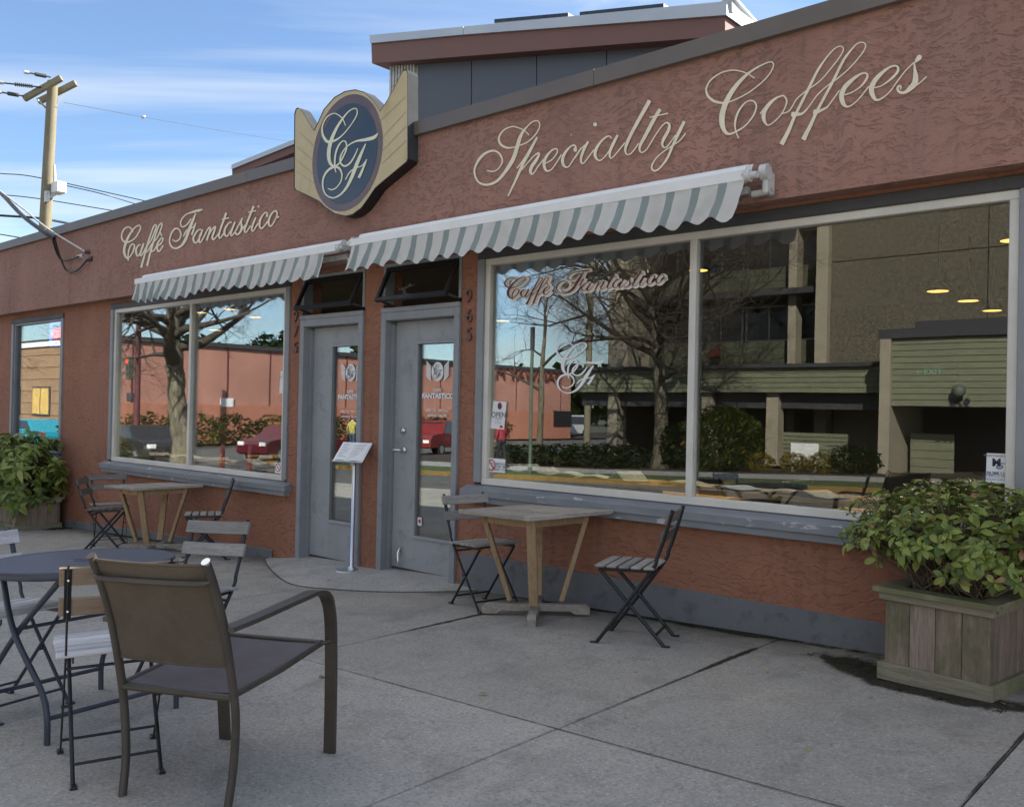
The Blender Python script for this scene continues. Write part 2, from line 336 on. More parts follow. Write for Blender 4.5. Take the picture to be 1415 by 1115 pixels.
# sling fabric
t = NT('sling_fabric'); v = t.coord((1,1,1), False); cr_ = t.noise(v, 5, 6, .65, .4)
wv = t.n('ShaderNodeTexChecker', {'Vector': v, 'Scale': 420.0}).outputs[1]
k = t.mix(t.rng(cr_, .3, .72), (.115, .09, .068), (.175, .142, .112)); k = t.mix(t.math('MULTIPLY', wv, .22), k, (.045, .036, .028))
k = t.mix(t.rng(t.noise(v, 9, 7, .7, .5), .60, .72, 0, .35), k, (.23, .20, .17))
b = t.pr(k, .8, 0, t.bump(t.math('ADD', cr_, t.math('MULTIPLY', wv, .1)), .5, .01), .2); ms_ = t.n('ShaderNodeMixShader', {0: .10, 1: b.outputs[0], 2: t.n('ShaderNodeBsdfTransparent').outputs[0]}); t.t.links.new(ms_.outputs[0], t.out.inputs[0])
t = NT('sling_seat'); v = t.coord((1,1,1), False); cr_ = t.noise(v, 4, 5, .6); k = t.mix(t.rng(cr_, .3, .7), (.125, .105, .105), (.165, .142, .142)); t.pr(k, .75, 0, t.bump(cr_, .2, .01), .2)
# awning stripes run down the valance; object x is along the facade
t = NT('awning_fabric'); v = t.n('ShaderNodeTexCoord').outputs['UV']; sx = t.n('ShaderNodeSeparateXYZ', {0: v}).outputs[0]
fr = t.math('FRACT', sx); inn = t.math('MULTIPLY', t.math('GREATER_THAN', fr, .34), t.math('LESS_THAN', fr, .66))
ln = t.math('MULTIPLY', t.math('GREATER_THAN', t.math('FRACT', t.math('MULTIPLY', sx, 12)), .8), .12)
dn = t.noise(t.coord((1,1,1), False), 3.2, 6, .65)
k = t.mix(ln, (.84, .83, .79), (.62, .65, .64)); k = t.mix(inn, k, (.36, .43, .425)); k = t.mix(t.rng(dn, .5, .78, 0, .4), k, (.50, .49, .45))
d1 = t.n('ShaderNodeBsdfDiffuse', {'Color': k}); d2 = t.n('ShaderNodeBsdfTranslucent', {'Color': k}); ms = t.n('ShaderNodeMixShader', {0: .3, 1: d1.outputs[0], 2: d2.outputs[0]}); t.t.links.new(ms.outputs[0], t.out.inputs[0])
# window glass: coated panes, strong mirror over a dark room
def glass(name, f0, f1):
    t = NT(name); lw = t.n('ShaderNodeFresnel', {'IOR': 1.5}).outputs[0]
    f = t.rng(lw, .04, .5, f0, f1)
    wob = t.bump(t.noise(t.coord((1,1,1), False), .9, 2), .015, .02)
    gl = t.n('ShaderNodeBsdfGlossy', {'Roughness': 0.0, 'Color': (.95, .97, 1, 1), 'Normal': wob}); tr = t.n('ShaderNodeBsdfTransparent', {'Color': (.86, .9, .88, 1)})
    ms = t.n('ShaderNodeMixShader', {0: f, 1: tr.outputs[0], 2: gl.outputs[0]}); t.t.links.new(ms.outputs[0], t.out.inputs[0])
glass('glass', .105, .64); glass('glass_clear', .0, .02)
def emit(name, c, s):
    t = NT(name); e = t.n('ShaderNodeEmission', {'Color': col(c), 'Strength': s}); t.t.links.new(e.outputs[0], t.out.inputs[0])
emit('lamp_glow', (1, .50, .10), 1.5); emit('signal_red', (1, .06, .03), 3); emit('neon_red', (1, .05, .06), 2.2); emit('neon_blue', (.12, .2, 1), 1.8); emit('exit_green', (.1, .9, .6), .06)
# leaves: colour varies per leaf
def leaf(name, c1, c2, c3, rough=.38, trans=.3):
    t = NT(name); oi = t.n('ShaderNodeObjectInfo').outputs['Random']; ge = t.n('ShaderNodeNewGeometry').outputs['Random Per Island']
    r = t.math('FRACT', t.math('ADD', t.math('MULTIPLY', oi, 7.31), t.math('MULTIPLY', ge, 5.77)))
    ra = t.n('ShaderNodeValToRGB', {0: r}).color_ramp if False else None
    n = t.n('ShaderNodeValToRGB', {0: r}); e = n.color_ramp.elements; e[0].color = col(c1); e[0].position = .1; e[1].color = col(c2); e[1].position = .75
    x = e.new(.93); x.color = col(c2); x = e.new(.97); x.color = col(c3)
    p = t.n('ShaderNodeBsdfPrincipled', {'Base Color': n.outputs[0], 'Roughness': rough, 'Specular IOR Level': .5}); tl = t.n('ShaderNodeBsdfTranslucent', {'Color': n.outputs[0]})
    ms = t.n('ShaderNodeMixShader', {0: trans, 1: p.outputs[0], 2: tl.outputs[0]}); t.t.links.new(ms.outputs[0], t.out.inputs[0])
leaf('leaf_viburnum', (.08, .13, .026), (.32, .38, .08), (.38, .22, .11)); leaf('leaf_laurel', (.08, .135, .025), (.27, .34, .075), (.42, .44, .13))
leaf('leaf_dark', (.02, .04, .012), (.055, .085, .025), (.12, .13, .04)); leaf('leaf_shrub', (.05, .09, .02), (.15, .19, .04), (.25, .10, .04)); leaf('leaf_yellow', (.22, .18, .03), (.45, .36, .05), (.5, .45, .2)); leaf('leaf_fallen', (.30, .22, .06), (.42, .36, .10), (.25, .12, .05))
simple('twig', (.06, .047, .034), .85, var=.25, scale=20); simple('stem_brown', (.17, .13, .085), .8, var=.25, scale=20)
t = NT('bark'); v = t.coord((5,5,1.1)); n1 = t.noise(v, 2.5, 8, .7, .7); k = t.mix(t.rng(n1, .35, .65), (.06, .05, .036), (.26, .225, .165)); k = t.mix(t.rng(t.noise(v, 1.1, 4), .5, .7, 0, .5), k, (.16, .17, .08)); t.pr(k, .9, 0, t.bump(n1, .9, .05), .2)
# across the street
simple('terracotta', (.47, .225, .17), .8, var=.14, scale=.5, dirt=(.40, .185, .14)); simple('terracotta_low', (.46, .185, .12), .8, var=.10, scale=.8); simple('dark_roof', (.05, .05, .055), .8)
t = NT('pebble_stucco'); v = t.coord((1,1,1), False); n1 = t.noise(v, 9, 6, .75); n2 = t.noise(v, 28, 3, .7); k = t.mix(t.rng(n1, .36, .64), (.17, .145, .10), (.50, .44, .33)); k = t.mix(t.rng(n2, .48, .60, 0, .9), k, (.06, .05, .035)); t.pr(k, .9, 0, t.bump(t.math('ADD', n1, n2), 1.0, .12), .2)
simple('tan_stucco', (.36, .31, .23), .85, var=.1, scale=3); simple('bay_boards_shaded', (.085, .09, .055), .8, var=.12)  # siding of the balcony bay darkened, its shade put into the colour
simple('green_siding', (.20, .205, .13), .7, var=.14, scale=2); simple('green_siding_dark', (.15, .16, .095), .7, var=.08, scale=2)
simple('near_black', (.012, .012, .012), .8); simple('brown_siding', (.30, .19, .11), .8, var=.12, scale=1); simple('house_yellow', (.62, .42, .13), .8, var=.15, scale=2)
simple('red_paint', (.17, .012, .014), .35, var=.1, scale=4, spec=.5); simple('rack_red', (.11, .018, .013), .4, var=.2, scale=5); simple('maroon_pole', (.11, .03, .035), .45, var=.2, scale=4); simple('green_pole', (.10, .12, .09), .5, var=.2, scale=4)
def carpaint(name, c): simple(name, c, .22, .0, var=.05, scale=1, spec=.7)
carpaint('car_teal', (.02, .28, .38)); carpaint('car_dark', (.012, .013, .018)); carpaint('car_red', (.19, .02, .018)); carpaint('car_maroon', (.10, .012, .018)); carpaint('car_white', (.68, .68, .68))
simple('tyre', (.015, .015, .015), .85); simple('hub', (.5, .5, .52), .35, .8); simple('car_glass', (.02, .025, .03), .08, 0, spec=.8); simple('tail_light', (.4, .02, .02), .2)
# interior
simple('room_wall', (.10, .075, .06), .85, var=.15, scale=1); simple('room_ceiling', (.16, .15, .14), .85, var=.05); simple('room_floor', (.07, .05, .035), .6, var=.25, scale=2); simple('ceramic', (.7, .7, .68), .25)
# illuminated-sign face
t = NT('sign_cream'); v = t.coord((1,1,1), False); n1 = t.noise(v, 2.5, 6, .6); k = t.mix(t.rng(n1, .3, .7), (.52, .41, .20), (.62, .505, .28)); zs = t.noise(t.coord((3,3,.8), False), 2.2, 5, .6); k = t.mix(t.rng(zs, .55, .75, 0, .6), k, (.44, .28, .09)); t.pr(k, .35, 0, None, .4)
simple('sign_mauve', (.14, .082, .068), .2, var=.25, scale=2.5, spec=.5); simple('sign_navy', (.034, .038, .044), .10, var=.25, scale=1.5, spec=.55); simple('sign_letter', (.80, .78, .55), .3, var=.05); simple('sign_case', (.012, .012, .013), .4, var=.3, scale=6); simple('sign_case_side', (.06, .063, .068), .8, .0, var=.25, scale=5, spec=.08); simple('feather_line', (.34, .24, .12), .4)
simple('upper_panel', (.115, .127, .145), .6, var=.05, scale=1); simple('upper_fascia', (.205, .105, .085), .7, var=.07, scale=1.4, bump=.1); simple('upper_cap', (.50, .53, .55), .4, .2, var=.08, scale=1.5); simple('solar_black', (.02, .022, .03), .3); simple('gable_joint', (.05, .055, .06), .7)
# ================================================================== GROUND AND PAVEMENT
mb = MB(); xs = [-900, -300, -120, -80] + [-60+2*i for i in range(46)] + [60, 120, 300, 900]; ys = [900, 100, 20, -8.6, -20, -60, -120, -400, -900]
for j in range(len(ys)-1):
    for i in range(len(xs)-1):
        q = [(xs[a], ys[b]) for a, b in ((i, j+1), (i+1, j+1), (i+1, j), (i, j))]
        mb.add([(x, y, g(x)-.16) for x, y in q], [(0,1,2,3)])
tag(mb.build('ground', 'earth'), kind='structure')
def strip(name, m, x0, x1, y0, y1, dz, n=40, thick=0.0, parent=None):
    mb = MB(); X = [x0+(x1-x0)*i/n for i in range(n+1)]
    for i in range(n): mb.add([(X[i], y0, g(X[i])+dz), (X[i+1], y0, g(X[i+1])+dz), (X[i+1], y1, g(X[i+1])+dz), (X[i], y1, g(X[i])+dz)], [(0,1,2,3)])
    if thick:
        for yy in (y0, y1):
            for i in range(n): mb.add([(X[i], yy, g(X[i])+dz-thick), (X[i+1], yy, g(X[i+1])+dz-thick), (X[i+1], yy, g(X[i+1])+dz), (X[i], yy, g(X[i])+dz)], [(0,1,2,3)])
    o = mb.build(name, m, parent, fixn=False)
    if parent is None: tag(o, kind='structure')
    return o
pav = strip('pavement', 'joint_dirt', -60, 30, -8.5, 6, -.03, 60)
JX = [8.3, 6.4, 4.5, 2.4, .68, -.84, -2.35, -4.235, -6.08, -7.93, -9.8, -11.65, -13.5, -15.4, -17.3, -19.2, -21.1, -23, -25]; JY = [.12, -2.19, -4.35, -6.4, -8.25]
for i in range(len(JX)-1):
    for j in range(len(JY)-1):
        x1, x0, y1, y0 = JX[i], JX[i+1], JY[j], JY[j+1]; gp = .004; bv = .004; mb = MB()
        dz = random.uniform(-.002, .002); wob = random.uniform(-.0015, .0015)
        def T(x, y, k): return (x, y, g(x)+k+dz)
        a, b, c_, d = x0+gp, x1-gp, y0+gp, y1-gp
        o8 = [T(a, c_, -.05), T(b, c_, -.05), T(b, d, -.05), T(a, d, -.05), T(a, c_, -bv*1.2), T(b, c_, -bv*1.2), T(b, d, -bv*1.2), T(a, d, -bv*1.2), T(a+bv, c_+bv, 0), T(b-bv, c_+bv, 0), T(b-bv, d-bv, 0), T(a+bv, d-bv, 0)]
        mb.add(o8, [(0,1,5,4),(1,2,6,5),(2,3,7,6),(3,0,4,7),(4,5,9,8),(5,6,10,9),(6,7,11,10),(7,4,8,11),(8,9,10,11)])
        mb.build('concrete_slab', 'concrete_wallside' if j == 0 else 'concrete', pav)
# raised concrete apron at the two doors
arc = catmull([onG(*p) for p in ((366, 772), (373, 785), (400, 806), (450, 813.5), (540, 818), (632, 817), (662, 815))], 8)
mb = MB(); ring = []
wl = [Vector((x, .11, 0)) for x in [arc[0].x + (arc[-1].x-arc[0].x)*i/(len(arc)-1) for i in range(len(arc))]]
arc = [Vector((p.x, min(p.y, -.012), 0)) for p in arc]; arc[0].y = -.012; arc[-1].y = -.012
def apz(p, k): return Vector((p.x, p.y, g(p.x)+.008+k*.05*min(1, max(0, min((p.x+7.75)/.4, (-4.75-p.x)/.4)))))
rows = [[apz(a.lerp(w, k), k) for a, w in zip(arc, wl)] for k in (0, .25, .5, .75, 1)]
n = len(arc)
for r in range(4):
    for i in range(n-1): mb.add([rows[r][i], rows[r][i+1], rows[r+1][i+1], rows[r+1][i]], [(0,1,2,3)], True)
for i in range(n-1): mb.add([rows[0][i], rows[0][i+1], rows[0][i+1]-Vector((0,0,.02)), rows[0][i]-Vector((0,0,.02))], [(0,1,2,3)])
mb.build('door_apron', 'concrete_apron', pav)
cen = Vector((-6.25, .1, 0)); mb = MB()
for i in range(n-1):
    def o_(p): d = (p-cen); d.z = 0; d.normalize(); q = p+d*.012; return Vector((q.x, q.y, g(q.x)+.0045))
    a, b = arc[i].copy(), arc[i+1].copy(); a.z = g(a.x)+.0045; b.z = g(b.x)+.0045
    mb.add([a, b, o_(arc[i+1]), o_(arc[i])], [(0,1,2,3)])
mb.build('apron_joint', 'joint_dirt', pav)
# moss and dirt packed in the wide joints and round the planter: ragged little clods
def clods(name, pts, n, rad, parent=pav, m='moss_dirt', hgt=.012, size=(.006, .022), seed=3):
    rnd = random.Random(seed); mb = MB()
    for _ in range(n):
        i = rnd.randrange(len(pts)); p, w = pts[i]; a = rnd.uniform(0, 6.28); d = abs(rnd.gauss(0, .5))*w
        x, y = p[0]+math.cos(a)*d, p[1]+math.sin(a)*d
        if y > -.005: continue
        r = rnd.uniform(*size); h = hgt*rnd.uniform(.3, 1); z = g(x)-.002; k = 5; ph = rnd.uniform(0, 6)
        rim = [(x+math.cos(ph+2*math.pi*j/k)*r*rnd.uniform(.6, 1.2), y+math.sin(ph+2*math.pi*j/k)*r*rnd.uniform(.6, 1.2), z) for j in range(k)]
        mb.add(rim+[(x, y, z+h)], [(j, (j+1) % k, k) for j in range(k)])
    return tag(mb.build(name, m, parent), kind='stuff')
J = []
for k in range(24): J.append(((-2.35, -.05-.035*k), .022-.0006*k))
for k in range(24): J.append(((-4.235, -.08-.05*k), .022-.0005*k))
for k in range(30): J.append(((-.84, -.3-.07*k), .010))
for k in range(60): J.append(((-2.35, -.9-.06*k), .005)); J.append(((-4.235, -1.2-.06*k), .005))
def stain_sheet(name, pts, nseg=10, dz=.004):
    """a soft-edged dirt sheet: pts are (x, y, half width); the UV falls from 1 on the spine to 0 at the rim"""
    P_ = [Vector((a, b, w)) for a, b, w in pts]; P_ = catmull(P_, 6); mb = MB(); cols = 7; rows_ = []; uv = []
    for i, p in enumerate(P_):
        tg = P_[min(i+1, len(P_)-1)]-P_[max(i-1, 0)]; tg.z = 0; tg.normalize(); nr = Vector((-tg.y, tg.x, 0)); row = []
        for k in range(cols):
            s_ = (k/(cols-1)-.5)*2; q = Vector((p.x, p.y, 0))+nr*s_*p.z; q.y = min(q.y, -.013); q.z = g(q.x)+dz; row.append(q); uv.append((1-abs(s_))*min(1, 3*i/(len(P_)-1), 3*(1-i/(len(P_)-1)))+.0)
        rows_.append(row)
    vs = [q for r in rows_ for q in r]; fs = [(i*cols+k, i*cols+k+1, (i+1)*cols+k+1, (i+1)*cols+k) for i in range(len(rows_)-1) for k in range(cols-1)]; mb.add(vs, fs)
    o = mb.build(name, 'dirt_stain', pav, fixn=False); ul = o.data.uv_layers.new(name='UVMap')
    for li, lp in enumerate(o.data.loops): ul.data[li].uv = (uv[lp.vertex_index], 0)
    return tag(o, kind='stuff')
stain_sheet('joint_dirt', [(-2.35, -.02, .05), (-2.345, -.25, .05), (-2.35, -.5, .045), (-2.35, -.8, .03), (-2.35, -1.2, .010), (-2.352, -2.2, .007), (-2.35, -3.4, .008)])
stain_sheet('joint_dirt', [(-4.235, -.02, .05), (-4.24, -.35, .05), (-4.235, -.8, .045), (-4.235, -1.15, .03), (-4.235, -1.7, .008), (-4.235, -3.2, .006)])
stain_sheet('joint_dirt', [(-.84, -.1, .03), (-.845, -1.0, .014), (-.84, -2.2, .012)])
stain_sheet('joint_dirt', [(-7.0, -2.19, .006), (-4.2, -2.19, .005), (-2.3, -2.19, .008), (-.8, -2.19, .007), (.5, -2.19, .006)])
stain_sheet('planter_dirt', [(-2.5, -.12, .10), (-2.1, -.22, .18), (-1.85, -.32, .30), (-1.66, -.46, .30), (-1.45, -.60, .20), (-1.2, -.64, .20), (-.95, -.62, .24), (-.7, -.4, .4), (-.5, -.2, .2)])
stain_sheet('wall_foot_dirt', [(-5.0, -.02, .05), (-4.4, -.03, .09), (-3.6, -.03, .08), (-2.8, -.04, .12), (-2.0, -.05, .16), (-1.2, -.05, .2)], dz=.005)
stain_sheet('wall_foot_dirt', [(-12.6, -.05, .14), (-11, -.04, .10), (-9.5, -.03, .08), (-8, -.03, .06)], dz=.005)
W_ = [((-4.9+.06*k, -.01), .05) for k in range(70)] + [((-12.5+.06*k, -.01), .035) for k in range(80)]
clods('wall_foot_moss', W_, 1200, 0, seed=5, size=(.002, .008), hgt=.006)
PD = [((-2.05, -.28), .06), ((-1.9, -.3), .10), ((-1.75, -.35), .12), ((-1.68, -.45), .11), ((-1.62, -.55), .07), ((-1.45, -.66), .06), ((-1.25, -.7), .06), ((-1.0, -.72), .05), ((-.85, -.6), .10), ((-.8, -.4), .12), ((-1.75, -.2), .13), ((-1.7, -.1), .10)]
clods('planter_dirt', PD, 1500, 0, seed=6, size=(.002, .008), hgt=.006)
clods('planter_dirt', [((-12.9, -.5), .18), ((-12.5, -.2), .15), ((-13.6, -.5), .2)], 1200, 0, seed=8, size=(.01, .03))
# kerb on the near side, road, far kerb, verge, footpath, beds
for i in range(24):
    x0 = -60+3.75*i; mb = MB(); q = [(x0+.004, -8.5), (x0+3.746, -8.5), (x0+3.746, -8.26), (x0+.004, -8.26)]
    mb.add([(x, y, g(x)-.15) for x, y in q]+[(x, y, g(x)+.003) for x, y in q], [(3,2,1,0),(4,5,6,7),(0,1,5,4),(1,2,6,5),(2,3,7,6),(3,0,4,7)])
    mb.build('kerb_stone', 'far_concrete', pav)
strip('road', 'asphalt', -160, 60, -14.3, -8.5, -.13, 80)
strip('side_road', 'asphalt', -46, -33, -120, -14.3, -.126, 8)
rd = strip('road_markings', 'yellow_paint', -32, 60, -11.45, -11.3, -.122, 40); strip('road_markings', 'white_line', -32.6, -32.2, -11.2, -8.7, -.121, 1); strip('road_markings', 'white_line', -160, -47, -11.5, -11.35, -.121, 30)
fk = strip('far_kerb', 'yellow_paint', -30, 60, -14.5, -14.3, .0, 40, .13); strip('verge', 'grass', -30, 60, -16.6, -14.5, -.005, 40); strip('footpath', 'far_concrete', -31, 60, -19.0, -16.6, .0, 40); strip('planting_bed', 'soil', -30, 60, -30, -19.0, .02, 40, .05)
strip('parking_lot', 'asphalt', -33, -30, -60, -14.3, -.12, 3); strip('market_verge', 'soil', -60, -46, -120, -14.5, -.02, 6, .1); strip('corner_lawn', 'grass', -160, -60, -30, -14.3, -.03, 30, .1)
# ================================================================== THE CAFE
cafe = thing('cafe_building', 'low reddish brown stucco cafe with grey trim and large shop windows', 'building', (-6, 0, 0))
YB = -.14                                           # the lettered band stands proud of the wall below
def P(mb, name, m, parent=None, label=None):
    o = mb.build(name, m, parent or cafe, world=True)
    if label: o['label'] = label
    return o
def holes_wall(mb, x0, x1, z0, z1, holes, Y, depth=.22):
    X = sorted({x0, x1, *[h[0] for h in holes], *[h[1] for h in holes]}); Z = sorted({z0, z1, *[h[2] for h in holes], *[h[3] for h in holes]})
    for i in range(len(X)-1):
        for j in range(len(Z)-1):
            cx, cz = (X[i]+X[i+1])/2, (Z[j]+Z[j+1])/2
            if any(h[0] < cx < h[1] and h[2] < cz < h[3] for h in holes): continue
            mb.add([(X[i], Y, Z[j]), (X[i+1], Y, Z[j]), (X[i+1], Y, Z[j+1]), (X[i], Y, Z[j+1])], [(0,1,2,3)])
    for (a, b, c_, d) in holes:
        q = [(a, c_), (b, c_), (b, d), (a, d)]
        for k in range(4):
            (xa, za), (xb, zb_) = q[k], q[(k+1) % 4]; mb.add([(xa, Y, za), (xa, Y+depth, za), (xb, Y+depth, zb_), (xb, Y, zb_)], [(0,1,2,3)])
WZ = 2.75
W0 = (-14.86, -12.96, .585, 2.625); W1 = (-11.49, -7.54, .585, 2.655); W2 = (-4.965, -1.03, .745, 2.672)
D1 = (-7.345, -6.385, -.6, 2.665); D2 = (-6.13, -5.15, -.6, 2.672)
mb = MB(); holes_wall(mb, -17, 4, -.7, WZ, [W0, W1, W2, D1, D2], 0)
P(mb, 'wall', 'stucco_wall')
mb = MB(); mb.box((-6.5, YB/2+.1, (2.696+3.70)/2), (21, -YB+.2, 3.70-2.696)); P(mb, 'sign_band', 'stucco_band')
caps = [-17.02, -13.6, -10.9, -8.1, -6.15, -3.72, -1.2, 1.6, 4.02]
for a, b in zip(caps, caps[1:]):
    mb = MB(); mb.prism([(a+.002, YB-.045, 3.672), (a+.002, YB-.045, 3.785), (a+.002, .25, 3.80), (a+.002, .25, 3.76), (a+.002, YB-.003, 3.76), (a+.002, YB-.003, 3.672)], (b-a-.004, 0, 0)); P(mb, 'parapet_cap', 'parapet_metal')
mb = MB(); mb.box((-6.5, 4.6, 3.45), (20.9, 9, .2)); P(mb, 'roof', 'dark_roof')
mb = MB(); mb.box((-16.9, 4.55, 1.6), (.2, 8.7, 4.6)); mb.box((3.9, 4.55, 1.6), (.2, 8.7, 4.6)); mb.box((-6.5, 9, 1.6), (20.6, .2, 4.6)); P(mb, 'outer_wall', 'stucco_wall')
# plinth
mb = MB(); mb.prism([(-5.085, -.012, -.5), (-5.085, -.012, .245), (-5.085, .05, .26), (-5.085, .05, -.5)], (9.05, 0, 0)); P(mb, 'plinth', 'base_grey')
mb = MB(); xs = [-12.75+i*.5 for i in range(11)]
for a, b in zip(xs, xs[1:]):
    mb.add([(a, -.012, g(a)-.1), (b, -.012, g(b)-.1), (b, -.012, g(b)+.085), (a, -.012, g(a)+.085), (a, .02, g(a)+.1), (b, .02, g(b)+.1)], [(0,1,2,3),(3,2,5,4)])
P(mb, 'plinth', 'base_grey')
# shop windows
def frame_rect(mb, x0, x1, z0, z1, y0, y1, w, sides='LRTB', bev=.0):
    yc, d = (y0+y1)/2, y1-y0
    if 'T' in sides: mb.box(((x0+x1)/2, yc, z1-w/2), (x1-x0, d, w), bev=bev)
    if 'B' in sides: mb.box(((x0+x1)/2, yc, z0+w/2), (x1-x0, d, w), bev=bev)
    for s_, x in (('L', x0+w/2), ('R', x1-w/2)):
        if s_ in sides: mb.box((x, yc, (z0+z1)/2), (w, d-.004, z1-z0-2*w+.0), bev=bev)
def shop_window(name, rect, mull, label, wf=.052, light=True):
    x0, x1, z0, z1 = rect; tr = .072
    mb = MB(); frame_rect(mb, x0+.002, x1-.002, z0+.002, z1-.002, -.022, .12, tr, 'LR', .004)
    mb.box(((x0+x1)/2, .085, z0+.027), (x1-x0-.01, .06, .05))
    o = P(mb, 'window', 'grey_trim', None, label)
    mb = MB(); frame_rect(mb, x0+.002, x1-.002, z0+.002, z1-.002, -.018, .12, tr, 'T', .004); P(mb, 'head_trim', 'dark_trim', o)  # soffit shade put into the head trim by its darker colour
    mb = MB(); frame_rect(mb, x0+tr, x1-tr, z0+.06, z1-tr, .0, .07, wf, 'LRTB', .004); P(mb, 'frame', 'white_frame' if light else 'grey_trim', o)
    a, b = x0+tr+wf, x1-tr-wf; c_, d = z0+.06+wf, z1-tr-wf
    ms = [a]+[q for m_ in mull for q in (m_-.024, m_+.024)]+[b]
    for m_ in mull:
        mb = MB(); mb.box((m_, .03, (c_+d)/2), (.05, .062, d-c_+.01), bev=.004); P(mb, 'mullion', 'white_frame', o)
    for k in range(0, len(ms), 2):
        mb = MB(); mb.box(((ms[k]+ms[k+1])/2, .045, (c_+d)/2), (ms[k+1]-ms[k]+.012, .008, d-c_+.012)); P(mb, 'pane', 'glass', o)
    if light:
        mb = MB(); L = x1-x0+.16; xc = (x0+x1)/2
        mb.prism([(xc-L/2, -.085, z0-.03), (xc-L/2, -.085, z0+.02), (xc-L/2, .03, z0+.062), (xc-L/2, .10, z0+.062), (xc-L/2, .10, z0-.03)], (L, 0, 0))
        mb.box((xc, -.035, z0-.055), (L-.06, .07, .05), bev=.004); P(mb, 'sill', 'grey_sill', o)
    else:
        mb = MB(); mb.box(((x0+x1)/2, .0, z0+.022), (x1-x0+.05, .14, .05), bev=.004); P(mb, 'sill', 'grey_sill', o)
    return o
win2 = shop_window('window', W2, [-3.015], 'large two-pane shop window with script lettering')
win1 = shop_window('window', W1, [-9.497], 'two-pane shop window under the shorter awning')
win0 = shop_window('window', W0, [], 'narrow window with a neon sign behind the leafy planter', .03, False)
